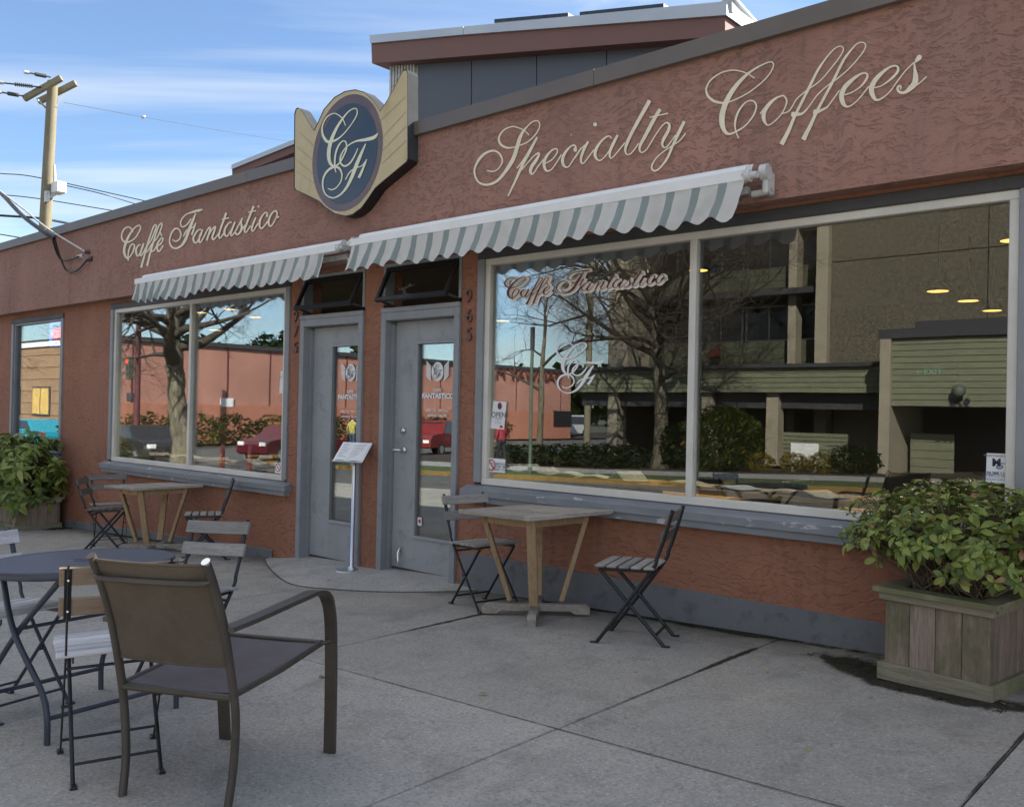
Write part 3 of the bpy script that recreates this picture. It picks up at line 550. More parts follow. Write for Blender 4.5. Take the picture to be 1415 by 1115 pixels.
# doors
def door_unit(rect, left, right, gl, gr, gt, gb, label, handle):
    x0, x1, zb_, z1 = rect; ft = 2.235; mb = MB(); w = .062
    zf = g((x0+x1)/2)
    for x in (x0+w/2, x1-w/2): mb.box((x, .045, (zf-.1+ft)/2), (w, .145, ft-zf+.1), bev=.004)
    mb.box(((x0+x1)/2, .045, ft-.035), (x1-x0-2*w+.001, .141, .07), bev=.004)
    mb.box(((x0+x1)/2, .045, ft+.02), (x1-x0, .155, .042), bev=.004)
    # head jamb and rebate strips inside the reveal
    mb.box((x0+w+.012, .075, (zf+ft)/2-.05), (.024, .05, ft-zf-.1)); mb.box((x1-w-.012, .075, (zf+ft)/2-.05), (.024, .05, ft-zf-.1))
    fr = P(mb, 'door_frame', 'grey_trim')
    a, b = x0+w+.026, x1-w-.026; c_, d = zf+.065, ft-.075; Y = .105
    px = [onY(q, 600, Y-.02).x for q in (gl, gr)]; pz = [onY((gl+gr)/2, q, Y-.02).z for q in (gt, gb)]
    ga, gb_, gd, gc = px[0], b-.06, pz[0], pz[1]
    mb = MB(); Yd = .045
    mb.box(((a+ga)/2, Y, (c_+d)/2), (ga-a, Yd, d-c_), bev=.003); mb.box(((gb_+b)/2, Y, (c_+d)/2), (b-gb_, Yd, d-c_), bev=.003)
    mb.box(((ga+gb_)/2, Y, (d+gd)/2), (gb_-ga, Yd-.002, d-gd)); mb.box(((ga+gb_)/2, Y, (c_+gc)/2), (gb_-ga, Yd-.002, gc-c_))
    o = P(mb, 'door', 'door_grey', None, label)
    mb = MB(); frame_rect(mb, ga-.024, gb_+.024, gc-.024, gd+.024, Y-.036, Y-.0235, .028, 'LRTB', .003); P(mb, 'glazing_bead', 'door_grey', o)
    mb = MB(); mb.box(((ga+gb_)/2, Y, (gc+gd)/2), (gb_-ga+.01, .008, gd-gc+.01)); P(mb, 'pane', 'glass', o)
    mb = MB(); mb.box(((a+b)/2, Y-.005, c_-.022), (b-a, .03, .04)); P(mb, 'threshold', 'dark_trim', o)
    if handle:
        hp = onY(558, 622, Y-.03); lp = onY(557, 595, Y-.03)
        mb = MB(); rot = Matrix.Rotation(R_(90), 4, 'X')
        bm = bmesh.new(); bmesh.ops.create_cone(bm, cap_ends=True, segments=20, radius1=.032, radius2=.026, depth=.02); mb.addbm(bm, Matrix.Translation(hp) @ rot, True)
        mb.tube([hp+Vector((0, -.01, 0)), hp+Vector((0, -.05, 0))], .012, 10); mb.tube([hp+Vector((.012, -.05, 0)), hp+Vector((-.05, -.055, .004)), hp+Vector((-.1, -.05, -.004))], [.012, .010, .008], 10); P(mb, 'handle', 'chrome', o)
        mb = MB(); bm = bmesh.new(); bmesh.ops.create_cone(bm, cap_ends=True, segments=20, radius1=.03, radius2=.024, depth=.022); mb.addbm(bm, Matrix.Translation(lp) @ rot, True); mb.box(lp+Vector((0, -.014, 0)), (.006, .008, .02)); P(mb, 'lock', 'chrome', o)
        kp = onY(553, 770, Y-.03); mb = MB(); mb.tube([kp+Vector((0, -.01, .08)), kp+Vector((0, -.03, .04)), kp+Vector((.01, -.035, -.03))], .009, 8); mb.box(kp+Vector((0, 0, .06)), (.03, .02, .07)); mb.tube([kp+Vector((.012, -.035, -.03)), kp+Vector((.012, -.035, -.055))], .014, 8); P(mb, 'door_stop', 'chrome', o)
    # open hopper light above the door
    mb = MB(); za, zt = ft+.045, z1-.004; frame_rect(mb, x0+.003, x1-.003, za, zt, -.012, .10, .03, 'LRT', .003); tw = P(mb, 'transom_window', 'grey_trim', None, 'open tilted window light above the door')
    H_ = zt-za-.05; xa, xb = x0+.045, x1-.045; an = R_(25)
    M = Matrix.Translation((0, .01, zt-.04)) @ Matrix.Rotation(-an, 4, 'X')
    def tb(mb, c, dd): mb.box(M @ Vector(c), dd, M)
    mb = MB(); w2 = .035
    tb(mb, ((xa+xb)/2, 0, -w2/2), (xb-xa, .03, w2)); tb(mb, ((xa+xb)/2, 0, -H_+w2/2), (xb-xa, .03, w2)); tb(mb, (xa+w2/2, 0, -H_/2), (w2, .029, H_-2*w2)); tb(mb, (xb-w2/2, 0, -H_/2), (w2, .029, H_-2*w2)); P(mb, 'sash', 'black_metal', tw)
    mb = MB(); tb(mb, ((xa+xb)/2, .0, -H_/2), (xb-xa-2*w2+.01, .006, H_-2*w2+.01)); P(mb, 'pane', 'glass_clear', tw)
    e1 = M @ Vector((xb-.02, 0, -H_+.02)); mb = MB(); mb.bar(e1, (xb-.01, .06, za+.02), .012, .02); e0 = M @ Vector((xa+.02, 0, -H_+.02)); mb.bar(e0, (xa+.01, .06, za+.02), .012, .02); P(mb, 'stay', 'dark_trim', tw)
    return o
door1 = door_unit(D1, 425, 505, 458, 501, 478, 722, 'grey glazed door beside the menu stand', False)
door2 = door_unit(D2, 551, 632, 576, 629, 474, 745, 'grey glazed door with chrome lever handle and lock', True)
# ---- inside the cafe: a dim room
mb = MB(); mb.box((-6.5, 4.6, .02), (20.6, 8.6, .06)); P(mb, 'room_floor', 'room_floor'); mb = MB(); mb.box((-6.5, 4.4, 2.86), (20.6, 8.4, .06)); P(mb, 'room_ceiling', 'room_ceiling')
mb = MB(); mb.box((-6.5, 6.2, 1.4), (20.6, .1, 2.8)); mb.box((-11.9, 3.2, 1.4), (.12, 5.8, 2.8)); mb.box((-12.2, 1.4, 1.2), (1.2, .1, 2.4)); P(mb, 'room_wall', 'room_wall')
# ---- upper storey behind the parapet
up = thing('upper_storey', 'upper storey with grey panels, brown fascia and pale metal roof edge', 'building', onY(760, 100, 3.0))
def U(mb, name, m): return mb.build(name, m, up, world=True)
YF, YW = 2.82, 3.0
def poly(px, Y): return [onY(a, b, Y) for a, b in px]
mb = MB(); mb.prism(poly([(513, 60), (1002, 20), (1002, 50), (514, 88)], YF), (0, 5.2, 0)); U(mb, 'fascia', 'upper_fascia')
mb = MB(); mb.prism(poly([(510.5, 49), (640, 37.2), (640, 48.2), (511.5, 60)], YF-.03), (0, 5.3, 0)); U(mb, 'roof_edge', 'upper_cap')
mb = MB(); mb.prism(poly([(640.6, 37.1), (1004, 2), (1004, 21), (640.6, 48.1)], YF-.03), (0, 5.3, 0)); U(mb, 'roof_edge', 'upper_cap')
pxs = [577, 651.5, 741.5, 838, 935, 990]
def fb(x): return 88-(x-514)*.078
mb = MB(); mb.prism(poly([(560, fb(560)-4), (990, fb(990)-4), (990, 230), (560, 300)], YW+.03), (0, 4, 0)); U(mb, 'core_wall', 'gable_joint')
for a, b in zip(pxs, pxs[1:]):
    mb = MB(); mb.prism(poly([(a+.7, fb(a)-6), (b-.7, fb(b)-6), (b-.7, 230), (a+.7, 300)], YW), (0, .02, 0)); U(mb, 'wall_panel', 'upper_panel')
mb = MB(); A, B = onY(540.5, 100, YW), onY(576.5, 100, YW); nr = 9; zt_, zb_ = onY(545, 84, YW).z, A.z-1.6
for i in range(nr):
    xa = A.x+(B.x-A.x)*(i+.2)/nr; mb.box((xa, YW-.0, (zt_+zb_)/2), ((B.x-A.x)/nr*.5, .05, zt_-zb_))
mb.box(((A.x+B.x)/2, YW+.03, (zt_+zb_)/2), (B.x-A.x, .04, zt_-zb_)); U(mb, 'corrugated_strip', 'aged_white')
a, b = onY(1004.5, 9, YF+.02), onY(1040, 46, YF+1.3); mb = MB(); mb.bar(a, b, .10, .12); U(mb, 'gutter', 'upper_cap')
mb = MB(); mb.bar(a+Vector((.02, 0, .07)), b+Vector((.02, 0, .07)), .13, .025); U(mb, 'gutter_lip', 'upper_cap')
a, b = onY(948, 62, YF+.2), onY(990, 52, YF+.2); mb = MB(); mb.tube([a+Vector((0,0,-.3)), a, a+Vector((.06, 0, .05)), b], .022, 8); U(mb, 'conduit', 'black_metal')
for (xa, ya, xb, yb) in ((683, 27, 785, 18), (801, 17, 917, 5)):
    mb = MB(); mb.prism(poly([(xa, ya+5), (xb, yb+5), (xb, yb), (xa, ya)], YF+1.2), (0, 1.4, 0)); o = mb.build('solar_panel', 'solar_black', None); tag(o, 'black solar panel on the upper roof, over the corrugated strip end' if xa < 700 else 'black solar panel on the upper roof, over the white gutter end', 'solar panel', 'solar panels on the upper roof')
lo = thing('roof_clerestory', 'small brown clerestory with pale roof edge behind the round sign', 'building', onY(400, 230, 3.0))
def L_(mb, name, m): return mb.build(name, m, lo, world=True)
mb = MB(); mb.prism(poly([(320.5, 234), (436, 187), (436, 199), (321, 245)], YF), (0, 4, 0)); L_(mb, 'fascia', 'upper_fascia')
mb = MB(); mb.prism(poly([(319.5, 228), (436.5, 180.5), (436.5, 187), (320, 234)], YF-.03), (0, 4.1, 0)); L_(mb, 'roof_edge', 'upper_cap')
mb = MB(); A, B = onY(371, 230, YW), onY(436, 215, YW)
for i in range(16):
    xa = A.x+(B.x-A.x)*(i+.2)/16; mb.box((xa, YW, A.z-1.0), ((B.x-A.x)/16*.5, .05, 2.0))
mb.box(((A.x+B.x)/2, YW+.03, A.z-1.0), (B.x-A.x, .04, 2.0)); L_(mb, 'corrugated_wall', 'aged_white')
mb = MB(); mb.prism(poly([(330, 240), (436, 196), (436, 300), (330, 300)], YW+.1), (0, 3.5, 0)); L_(mb, 'core_wall', 'upper_fascia')
# ================================================================== LETTERING, traced as pen strokes (x, y, width) in picture crops and laid on the wall plane
def S(o, k, *strokes): return [[(o[0]+x/k, o[1]+y/k, w/k) for x, y, w in s] for s in strokes]
K = 8.844
SPEC = S((645, 155), K,
 [(760,283,6),(700,225,8),(600,185,14),(540,182,14),(450,225,16),(395,310,20),(410,390,24),(480,435,22),(560,435,14),(650,408,10),(740,370,10),(830,290,10),(885,200,12),(890,140,12),(860,108,10),(800,125,12),(740,180,16),(690,240,28),(650,320,40),(620,420,44),(575,560,46),(520,660,44),(450,760,36),(370,845,30),(280,885,26),(200,885,22),(130,840,20),(95,740,20),(110,660,22),(160,570,30),(240,500,28),(330,475,22),(400,510,20),(437,590,18),(420,650,16),(370,710,12),(310,728,12),(248,715,8)],
 [(612,690,6),(660,630,8),(720,545,8)], [(862,308,22),(780,460,34),(690,630,34),(600,830,26),(505,1030,16)],
 [(670,710,6),(740,630,8),(820,540,12),(870,505,20),(885,520,24),(850,590,34),(800,660,38),(780,720,34),(795,760,22),(830,735,10),(870,670,8),(940,580,6)],
 [(960,630,8),(1040,585,10),(1100,510,14),(1108,465,14),(1085,450,14),(1030,480,20),(970,555,32),(945,630,34),(960,700,28),(990,722,20),(1040,700,12),(1100,620,8),(1160,520,6)],
 [(1306,462,30),(1328,462,52),(1350,462,30)], [(1340,440,20),(1315,408,18),(1270,425,18),(1210,490,28),(1175,570,36),(1180,640,32),(1215,675,20),(1255,660,12),(1320,560,8),(1400,440,8)]
) + S((795, 125), K,
 [(0,830,6),(60,735,10),(120,670,12)], [(160,628,24),(110,720,30),(75,820,28),(75,880,22),(100,895,14),(140,850,8),(230,730,6)], [(222,420,26),(245,420,50),(268,420,26)],
 [(445,590,10),(420,562,14),(370,580,18),(300,650,26),(255,730,34),(245,800,34),(275,850,22),(310,858,14),(360,820,10),(420,740,8)], [(522,548,24),(480,630,34),(430,740,30),(425,810,22),(450,830,12),(500,780,8),(610,645,6)],
 [(912,128,44),(850,240,44),(760,400,40),(690,530,38),(640,640,36),(615,720,26),(625,775,18),(655,788,12),(700,760,8),(780,650,6)],
 [(1042,233,40),(960,370,42),(870,540,40),(810,650,34),(790,710,24),(800,755,16),(830,760,12),(880,720,8),(960,590,6),(1040,470,8),(1090,415,14),(1130,400,20),(1155,430,28),(1140,500,36),(1090,590,34),(1068,650,28),(1080,695,18),(1115,700,12),(1160,650,10),(1230,550,10)],
 [(912,335,14),(1000,315,12),(1138,285,12)],
 [(1338,383,34),(1270,520,38),(1200,670,30),(1130,830,26),(1050,940,20),(990,985,20),(950,975,22),(940,930,20),(980,850,14),(1060,770,8),(1190,680,6),(1280,620,6),(1352,530,6)])
K4 = 6.967
COFF = S((965, 75), K,
 [(688,297,7),(600,240,12),(500,207,14),(400,200,14),(280,230,14),(160,310,18),(100,410,20),(110,500,26),(180,570,30),(280,597,26),(380,585,14),(500,535,10),(640,455,10),(790,335,10),(880,230,12),(920,140,12),(890,97,12),(800,125,14),(680,190,22),(580,265,32),(470,380,48),(380,510,56),(320,640,62),(290,760,66),(295,870,60),(330,950,40),(380,978,26),(460,950,20),(570,880,16),(670,760,18),(710,650,18),(690,590,18),(640,570,16),(570,600,16),(500,690,22),(460,790,24),(450,880,18),(465,960,14),(495,1030,8)],
 [(755,733,10),(800,670,12)], [(1040,505,14),(950,540,24),(860,620,42),(805,710,48),(800,790,44),(825,850,26),(860,870,14),(930,825,12),(1020,730,12),(1070,630,16),(1080,570,20),(1060,525,18),(1025,503,14)]
) + S((1065, 50), K4,
 [(105,750,8),(180,720,10),(250,610,10),(330,540,10),(370,510,10),(480,430,9),(600,290,9),(680,180,10),(700,125,12),(670,100,10),(610,130,10),(530,220,14),(450,340,22),(370,500,24),(300,640,24),(230,780,26),(170,920,34),(105,1045,42)],
 [(198,757,30),(215,757,50),(260,755,34),(310,745,20),(370,680,10),(450,570,9),(560,470,10),(620,430,10),(743,328,9),(837,226,9),(901,139,10),(913,84,12),(878,63,10),(829,80,10),(780,132,14),(704,234,22),(600,440,24),(530,570,24),(450,720,26),(390,850,32),(315,1000,44)],
 [(410,735,30),(425,735,50),(480,720,26),(540,690,16),(561,667,10),(664,525,8)]
) + S((1140, 70), K,
 [(240,545,10),(330,515,12),(440,440,18),(510,350,26),(520,300,22),(490,280,18),(420,300,24),(320,375,44),(240,460,54),(205,560,58),(225,650,50),(270,688,24),(330,670,14),(420,590,12),(540,440,10)],
 [(605,460,10),(700,430,14),(810,350,24),(885,270,28),(895,215,26),(860,190,20),(780,215,26),(680,295,44),(600,390,56),(570,480,62),(590,560,52),(635,608,30),(710,580,16),(800,500,12),(880,390,12),(980,260,12),(1090,150,14)],
 [(1098,152,10),(1135,110,52),(1158,82,58),(1172,62,28)], [(1092,150,14),(1100,230,30),(1110,320,60),(1100,400,70),(1050,460,60),(980,515,34),(920,515,30),(890,480,30),(900,445,24),(930,440,20),(925,480,14)], [(1090,450,10),(1160,400,12),(1245,322,10)])
KA, KB = 11.15, 11.79
CAFF = S((160, 280), KA,
 [(265,460,10),(235,400,12),(190,378,14),(130,410,18),(92,490,18),(100,570,22),(150,612,22),(220,600,18),(300,545,14),(360,450,14),(382,385,14),(360,352,14),(310,375,16),(250,440,22),(190,540,30),(150,640,34),(130,740,34),(145,820,30),(180,858,22),(220,835,16),(270,750,18),(290,670,18),(265,640,16),(230,665,16),(200,750,18),(190,830,14),(195,900,10)],
 [(385,650,14),(345,665,20),(315,720,26),(318,790,24),(340,825,18),(370,790,14),(420,680,14)], [(430,630,20),(395,730,22),(380,800,20),(400,815,12),(470,690,10),(540,590,10),(600,450,12),(628,370,12),(612,345,12),(580,380,14),(530,520,20),(480,680,24),(440,830,24),(392,1005,28)],
 [(445,770,18),(460,768,28),(500,740,12),(560,640,10),(640,540,10),(690,430,12),(715,345,12),(700,322,12),(660,370,14),(610,510,20),(570,650,24),(530,790,24),(485,980,28)], [(535,750,18),(550,750,26),(590,740,10),(640,650,10)],
 [(650,670,10),(700,630,12),(730,560,12),(705,550,14),(660,610,24),(640,680,26),(650,745,20),(680,745,14),(735,660,8)], [(685,450,16),(712,520,10)],
 [(1338,108,12),(1290,122,34),(1250,130,34),(1170,155,22),(1090,185,16),(1030,245,16),(1000,310,16),(1015,365,16),(1050,375,16),(1110,330,16),(1165,250,10)],
 [(1235,165,14),(1190,280,34),(1130,430,40),(1080,570,38),(1010,670,28),(920,708,22),(855,670,20),(832,590,18),(860,480,20),(920,405,20),(980,420,18),(1008,490,18),(985,565,16),(930,600,16),(880,575,12)],
 [(1045,525,10),(1090,440,12),(1160,400,10),(1205,370,10),(1240,310,12)], [(1235,330,16),(1175,500,24)]
) + S((270, 275), KB,
 [(100,500,14),(50,510,18),(0,580,26),(-30,650,28),(-10,710,22),(20,715,16),(60,660,12),(110,560,12)], [(125,500,22),(80,610,26),(65,690,24),(90,710,14),(150,610,10),(205,500,10),(245,462,18),(240,520,22),(190,680,24)],
 [(200,640,8),(270,510,10),(330,450,18),(320,510,26),(285,610,26),(290,660,20),(320,650,10),(390,560,8)],
 [(510,230,30),(460,370,28),(410,510,26),(390,600,24),(400,640,16),(430,620,10),(490,540,8)], [(440,335,12),(555,312,12)],
 [(600,385,14),(560,390,18),(500,470,26),(480,560,28),(515,612,20),(550,580,12),(640,430,12)], [(655,375,20),(610,490,26),(585,580,24),(605,600,12),(660,530,10),(720,420,10),(772,318,12)],
 [(775,310,12),(755,380,22),(765,470,30),(740,540,26),(700,580,18),(665,570,14),(675,550,10)], [(770,500,8),(830,420,8)],
 [(960,120,26),(900,270,28),(840,420,26),(810,510,24),(820,545,16),(850,530,10),(910,440,8)], [(875,220,12),(1000,195,12)],
 [(995,300,18),(955,400,26),(930,480,24),(935,525,16),(965,510,10),(1030,400,8)], [(1028,128,16),(1040,128,28),(1052,128,16)],
 [(1172,296,24),(1180,270,24),(1180,235,16),(1155,225,14),(1100,280,22),(1060,370,30),(1060,450,28),(1090,485,18),(1130,450,10),(1190,370,8)],
 [(1335,195,14),(1280,215,18),(1225,300,26),(1205,390,28),(1225,445,20),(1260,430,14),(1320,330,14),(1345,250,16),(1325,193,14)], [(1310,330,10),(1375,290,10)])
CFS = S((430, 140), 7.96,
 [(378,270,8),(345,195,10),(290,148,10),(240,138,10),(170,180,12),(125,270,14),(125,360,22),(160,430,30),(200,450,28),(270,430,20),(350,370,12),(440,260,10),(500,160,12),(505,100,10),(480,82,10),(420,110,12),(350,190,18),(280,300,28),(230,410,36),(200,520,40),(195,620,38),(215,690,30),(255,715,20),(310,685,14),(360,600,16),(390,520,16),(385,455,14),(350,440,12),(310,480,16),(275,560,18),(262,650,18),(262,730,14),(275,785,8)],
 [(735,355,10),(690,400,36),(600,425,32),(500,440,18),(420,480,12),(360,540,12),(325,610,16),(325,680,18),(370,715,18),(430,680,18),(480,600,14),(515,520,8)],
 [(600,470,12),(555,570,28),(500,700,38),(450,830,36),(390,950,26),(320,1030,18),(240,1065,14),(165,1030,14),(130,950,16),(135,850,18),(180,770,22),(250,725,26),(310,740,22),(340,810,14),(325,890,12),(280,950,12),(230,975,12),(185,962,8)],
 [(378,865,10),(420,790,12),(480,740,10),(560,710,10),(615,640,10)], [(605,660,14),(560,770,24),(525,845,28)])
def ink(strokes, Y, grow=0.0, minw=1.0, fit=None, step=0.0, y_off=0.0):
    """ribbons for pen strokes on the plane y = Y; fit = (x0, x1, z0, z1) rescales them to another place on a parallel plane"""
    rib = []
    for si, s in enumerate(strokes):
        pts = catmull([Vector(q) for q in s], 6); L = []; Rr = []
        for i, p in enumerate(pts):
            t = pts[min(i+1, len(pts)-1)]-pts[max(i-1, 0)]; t.z = 0
            if t.length < 1e-6: t = Vector((1,0,0))
            t.normalize(); nrm = Vector((-t.y, t.x, 0)); w = max(p.z, minw)/2+grow
            for lst, sg in ((L, 1), (Rr, -1)): q = p+nrm*w*sg; lst.append(onY(q.x, q.y, Y))
        rib.append((L, Rr))
    if fit:
        allp = [p for a, b in rib for p in a+b]; ax, bx = min(p.x for p in allp), max(p.x for p in allp); az, bz = min(p.z for p in allp), max(p.z for p in allp)
        f = lambda p: Vector((fit[0]+(p.x-ax)/(bx-ax)*(fit[1]-fit[0]), Y, fit[2]+(p.z-az)/(bz-az)*(fit[3]-fit[2])))
        rib = [([f(p) for p in a], [f(p) for p in b]) for a, b in rib]
    mb = MB()
    for si, (L, Rr) in enumerate(rib):
        dy = -.00035*si-y_off
        for i in range(len(L)-1): mb.add([p+Vector((0, dy-.00001*i, 0)) for p in (L[i], L[i+1], Rr[i+1], Rr[i])], [(0,1,2,3)])
    return mb
def PL(strokes, Y, name, m, parent, label=None, **k):
    o = ink(strokes, Y, **k).build(name, m, parent, world=True, fixn=False)
    if label: o['label'] = label
    return o
PL(SPEC, YB-.004, 'painted_lettering', 'cream_paint', cafe, 'cream script word Specialty painted on the band', minw=1.5, grow=.1)
PL(COFF, YB-.004, 'painted_lettering', 'cream_paint', cafe, 'cream script word Coffees painted on the band', minw=1.5, grow=.1)
PL(CAFF, YB-.004, 'painted_lettering', 'cream_paint', cafe, 'cream script words Caffè Fantastico painted on the band', minw=1.5, grow=.2)
# the same words and monogram on the big window
YG = .0405
a, b = onY(696.5, 395, YG), onY(925, 387, YG); zt_, zb_ = onY(792, 372.5, YG).z, onY(727, 424, YG).z
PL(CAFF, YG-.001, 'window_lettering', 'cream_vinyl', win2, 'cream outlined script Caffè Fantastico on the glass', minw=1.3, grow=2.3, fit=(a.x, b.x, zb_, zt_))
dxw = .012
PL(CAFF, YG-.014, 'window_lettering_core', 'maroon_vinyl', win2, None, minw=.9, grow=-.05, fit=(a.x+dxw, b.x-dxw, zb_+dxw, zt_-dxw))
a, b = onY(768, 500, YG), onY(834.6, 497, YG); zt_, zb_ = onY(803, 471.5, YG).z, onY(786, 543.8, YG).z
PL(CFS, YG-.001, 'window_monogram', 'white_vinyl', win2, 'white script CF monogram on the glass', minw=1.2, grow=.35, fit=(a.x, b.x, zb_, zt_))
# door decals: winged oval, name, hours
def decal(door, cx, cy, name_c, hours):
    Y = .1015-.005; c = onY(cx, cy, Y); s = (onY(cx+16, cy, Y).x-onY(cx-16, cy, Y).x)/32     # metres per pixel along x
    ctr = Vector((c.x, Y, c.z)); u = .0092; uz = .0062
    mb = MB(); N = 28
    mb.add([ctr+Vector((8.0*u*math.cos(2*math.pi*i/N), 0, 13.2*uz*math.sin(2*math.pi*i/N))) for i in range(N)], [list(range(N))])
    for sg in (-1, 1):
        for i in range(6):
            z0 = (10-3.6*i)*uz; mb.add([ctr+Vector((sg*8.8*u, 0, z0-5*uz)), ctr+Vector((sg*15*u, 0, z0+2.4*uz)), ctr+Vector((sg*15*u, 0, z0+5.2*uz)), ctr+Vector((sg*8.8*u, 0, z0-2.4*uz))], [(0,1,2,3)])
    o = mb.build('winged_emblem', 'white_vinyl', door, world=True, fixn=False)
    ink(CFS, Y-.002, minw=1.4, grow=.4, fit=(ctr.x-6*u, ctr.x+7*u, ctr.z-10.5*uz, ctr.z+10.5*uz)).build('emblem_monogram', 'ink', door, world=True, fixn=False)
    loc = lambda dx, z: Vector((ctr.x+dx, Y-.001, z))-cafe.location
    z1 = onY(cx+2, cy+26, Y).z; z2 = onY(cx+2, cy+34, Y).z; z3 = onY(cx+2, cy+54, Y).z; z4 = onY(cx+2, cy+61, Y).z
    text_obj('decal_text', 'CAFFE', .036, 'white_vinyl', loc(0, z1), door, bold=.001)
    text_obj('decal_text', 'FANTASTICO', .058, 'white_vinyl', loc(.012, z2), door, bold=.003, sx=1.12)
    text_obj('decal_text', hours[0], .029, 'white_vinyl', loc(.01, z3), door, bold=.0008, sx=1.0); text_obj('decal_text', hours[1], .029, 'white_vinyl', loc(.01, z4), door, bold=.0008, sx=1.0)
hrs = ('OPEN 7:30 - 7PM DAILY', 'SUNDAY 7:30-5PM')
decal(door2, 604.5, 513.5, 'd', hrs); decal(door1, 484.5, 515, 'd', hrs)
# house numbers, raised dark digits
for txt, pxx, ys in (('965', 648, (410, 437, 463)), ('975', 408.5, (438, 459, 481))):
    for ch, yy in zip(txt, ys):
        p = onY(pxx, yy, -.012)-cafe.location; text_obj('house_number_digit', ch, .155, 'number_brown', p, cafe, extrude=.008, bold=.0)
# ================================================================== THE ROUND WINGED SIGN
YS = -.255; k8 = 4.85; o8 = (400, 80)
def sp(x, y, Y=YS): return onY(o8[0]+x/k8, o8[1]+y/k8, Y)
outl = [(33,870),(36,380),(46,346),(60,338),(78,350),(165,490),(190,440),(230,350),(300,270),(370,230),(440,218),(500,235),(560,290),(605,360),(650,290),(700,200),(750,100),(768,84),(782,90),(787,110),(787,675),(782,692),(700,760),(610,835),(570,870),(530,930),(480,1000),(420,1045),(370,1057),(300,1040),(240,1000),(205,965),(185,952),(100,910),(45,886)]
sign = thing('winged_sign', 'cream lightbox sign with wings and a dark oval bearing script CF', 'sign', sp(400, 640))
ol = [sp(*q) for q in outl]; cc = sum(ol, Vector())/len(ol)
def SG(mb, name, m, label=None, fixn=True):
    o = mb.build(name, m, sign, world=True, fixn=fixn)
    if label: o['label'] = label
    return o
mb = MB(); n = len(ol); outer = [p+Vector(((p.x-cc.x)*.012, 0, (p.z-cc.z)*.016)) for p in ol]
fr_ = [p.copy() for p in outer]; bk = [p+Vector((0, -YS+YB+.002, 0)) for p in outer]
for i in range(n):
    j = (i+1) % n; side = fr_[j]-fr_[i]; mb.cur = 1 if (side.z < -.05 and i < 22 and abs(side.x) < .02) or (outl[i][1] < 640) else 0  # shade put into the colours: lower rim black, upper and right rim lighter
    mb.add([fr_[i], fr_[j], bk[j], bk[i]], [(0,1,2,3)])
mb.cur = 0; mb.add(bk, [list(range(n))[::-1]])
for i in range(n):
    j = (i+1) % n; mb.add([outer[i]+Vector((0,.0,0)), outer[j], ol[j]+Vector((0, .004, 0)), ol[i]+Vector((0, .004, 0))], [(0,1,2,3)])
SG(mb, 'case', ['sign_case', 'sign_case_side'], fixn=False)
mb = MB(); mb.add([p+Vector((0, .004, 0)) for p in ol], [list(range(n))]); SG(mb, 'face', 'sign_cream', fixn=False)
def oval(x0, x1, y0, y1, Y, name, m):
    xc = (x0+x1)/2; c = sp(xc, (y0+y1)/2, Y); rx = (sp(x1, 600, Y).x-sp(x0, 600, Y).x)/2; rz_ = (sp(xc, y0, Y).z-sp(xc, y1, Y).z)/2; c.x = (sp(x1, 600, Y).x+sp(x0, 600, Y).x)/2
    mb = MB(); mb.add([c+Vector((rx*math.cos(2*math.pi*i/64), 0, rz_*math.sin(2*math.pi*i/64))) for i in range(64)], [list(range(64))]); SG(mb, name, m, fixn=False)
oval(156, 624, 252, 1022, YS+.002, 'oval_border', 'sign_mauve'); oval(186, 588, 312, 972, YS, 'oval_panel', 'sign_navy')
SG(ink(CFS, YS-.003, minw=1.1, grow=.1), 'script_monogram', 'sign_letter', 'pale yellow script CF monogram', fixn=False)
for (x0, y0, x1, y1) in ((72,505,162,592),(48,595,158,690),(46,685,160,782),(46,762,180,852),(778,262,600,430),(780,362,622,535),(780,462,624,622),(782,556,618,712)):
    mb = ink([[(o8[0]+x0/k8, o8[1]+y0/k8, .55), (o8[0]+x1/k8, o8[1]+y1/k8, .55)]], YS+.0015, minw=.5); SG(mb, 'feather_line', 'feather_line', fixn=False)
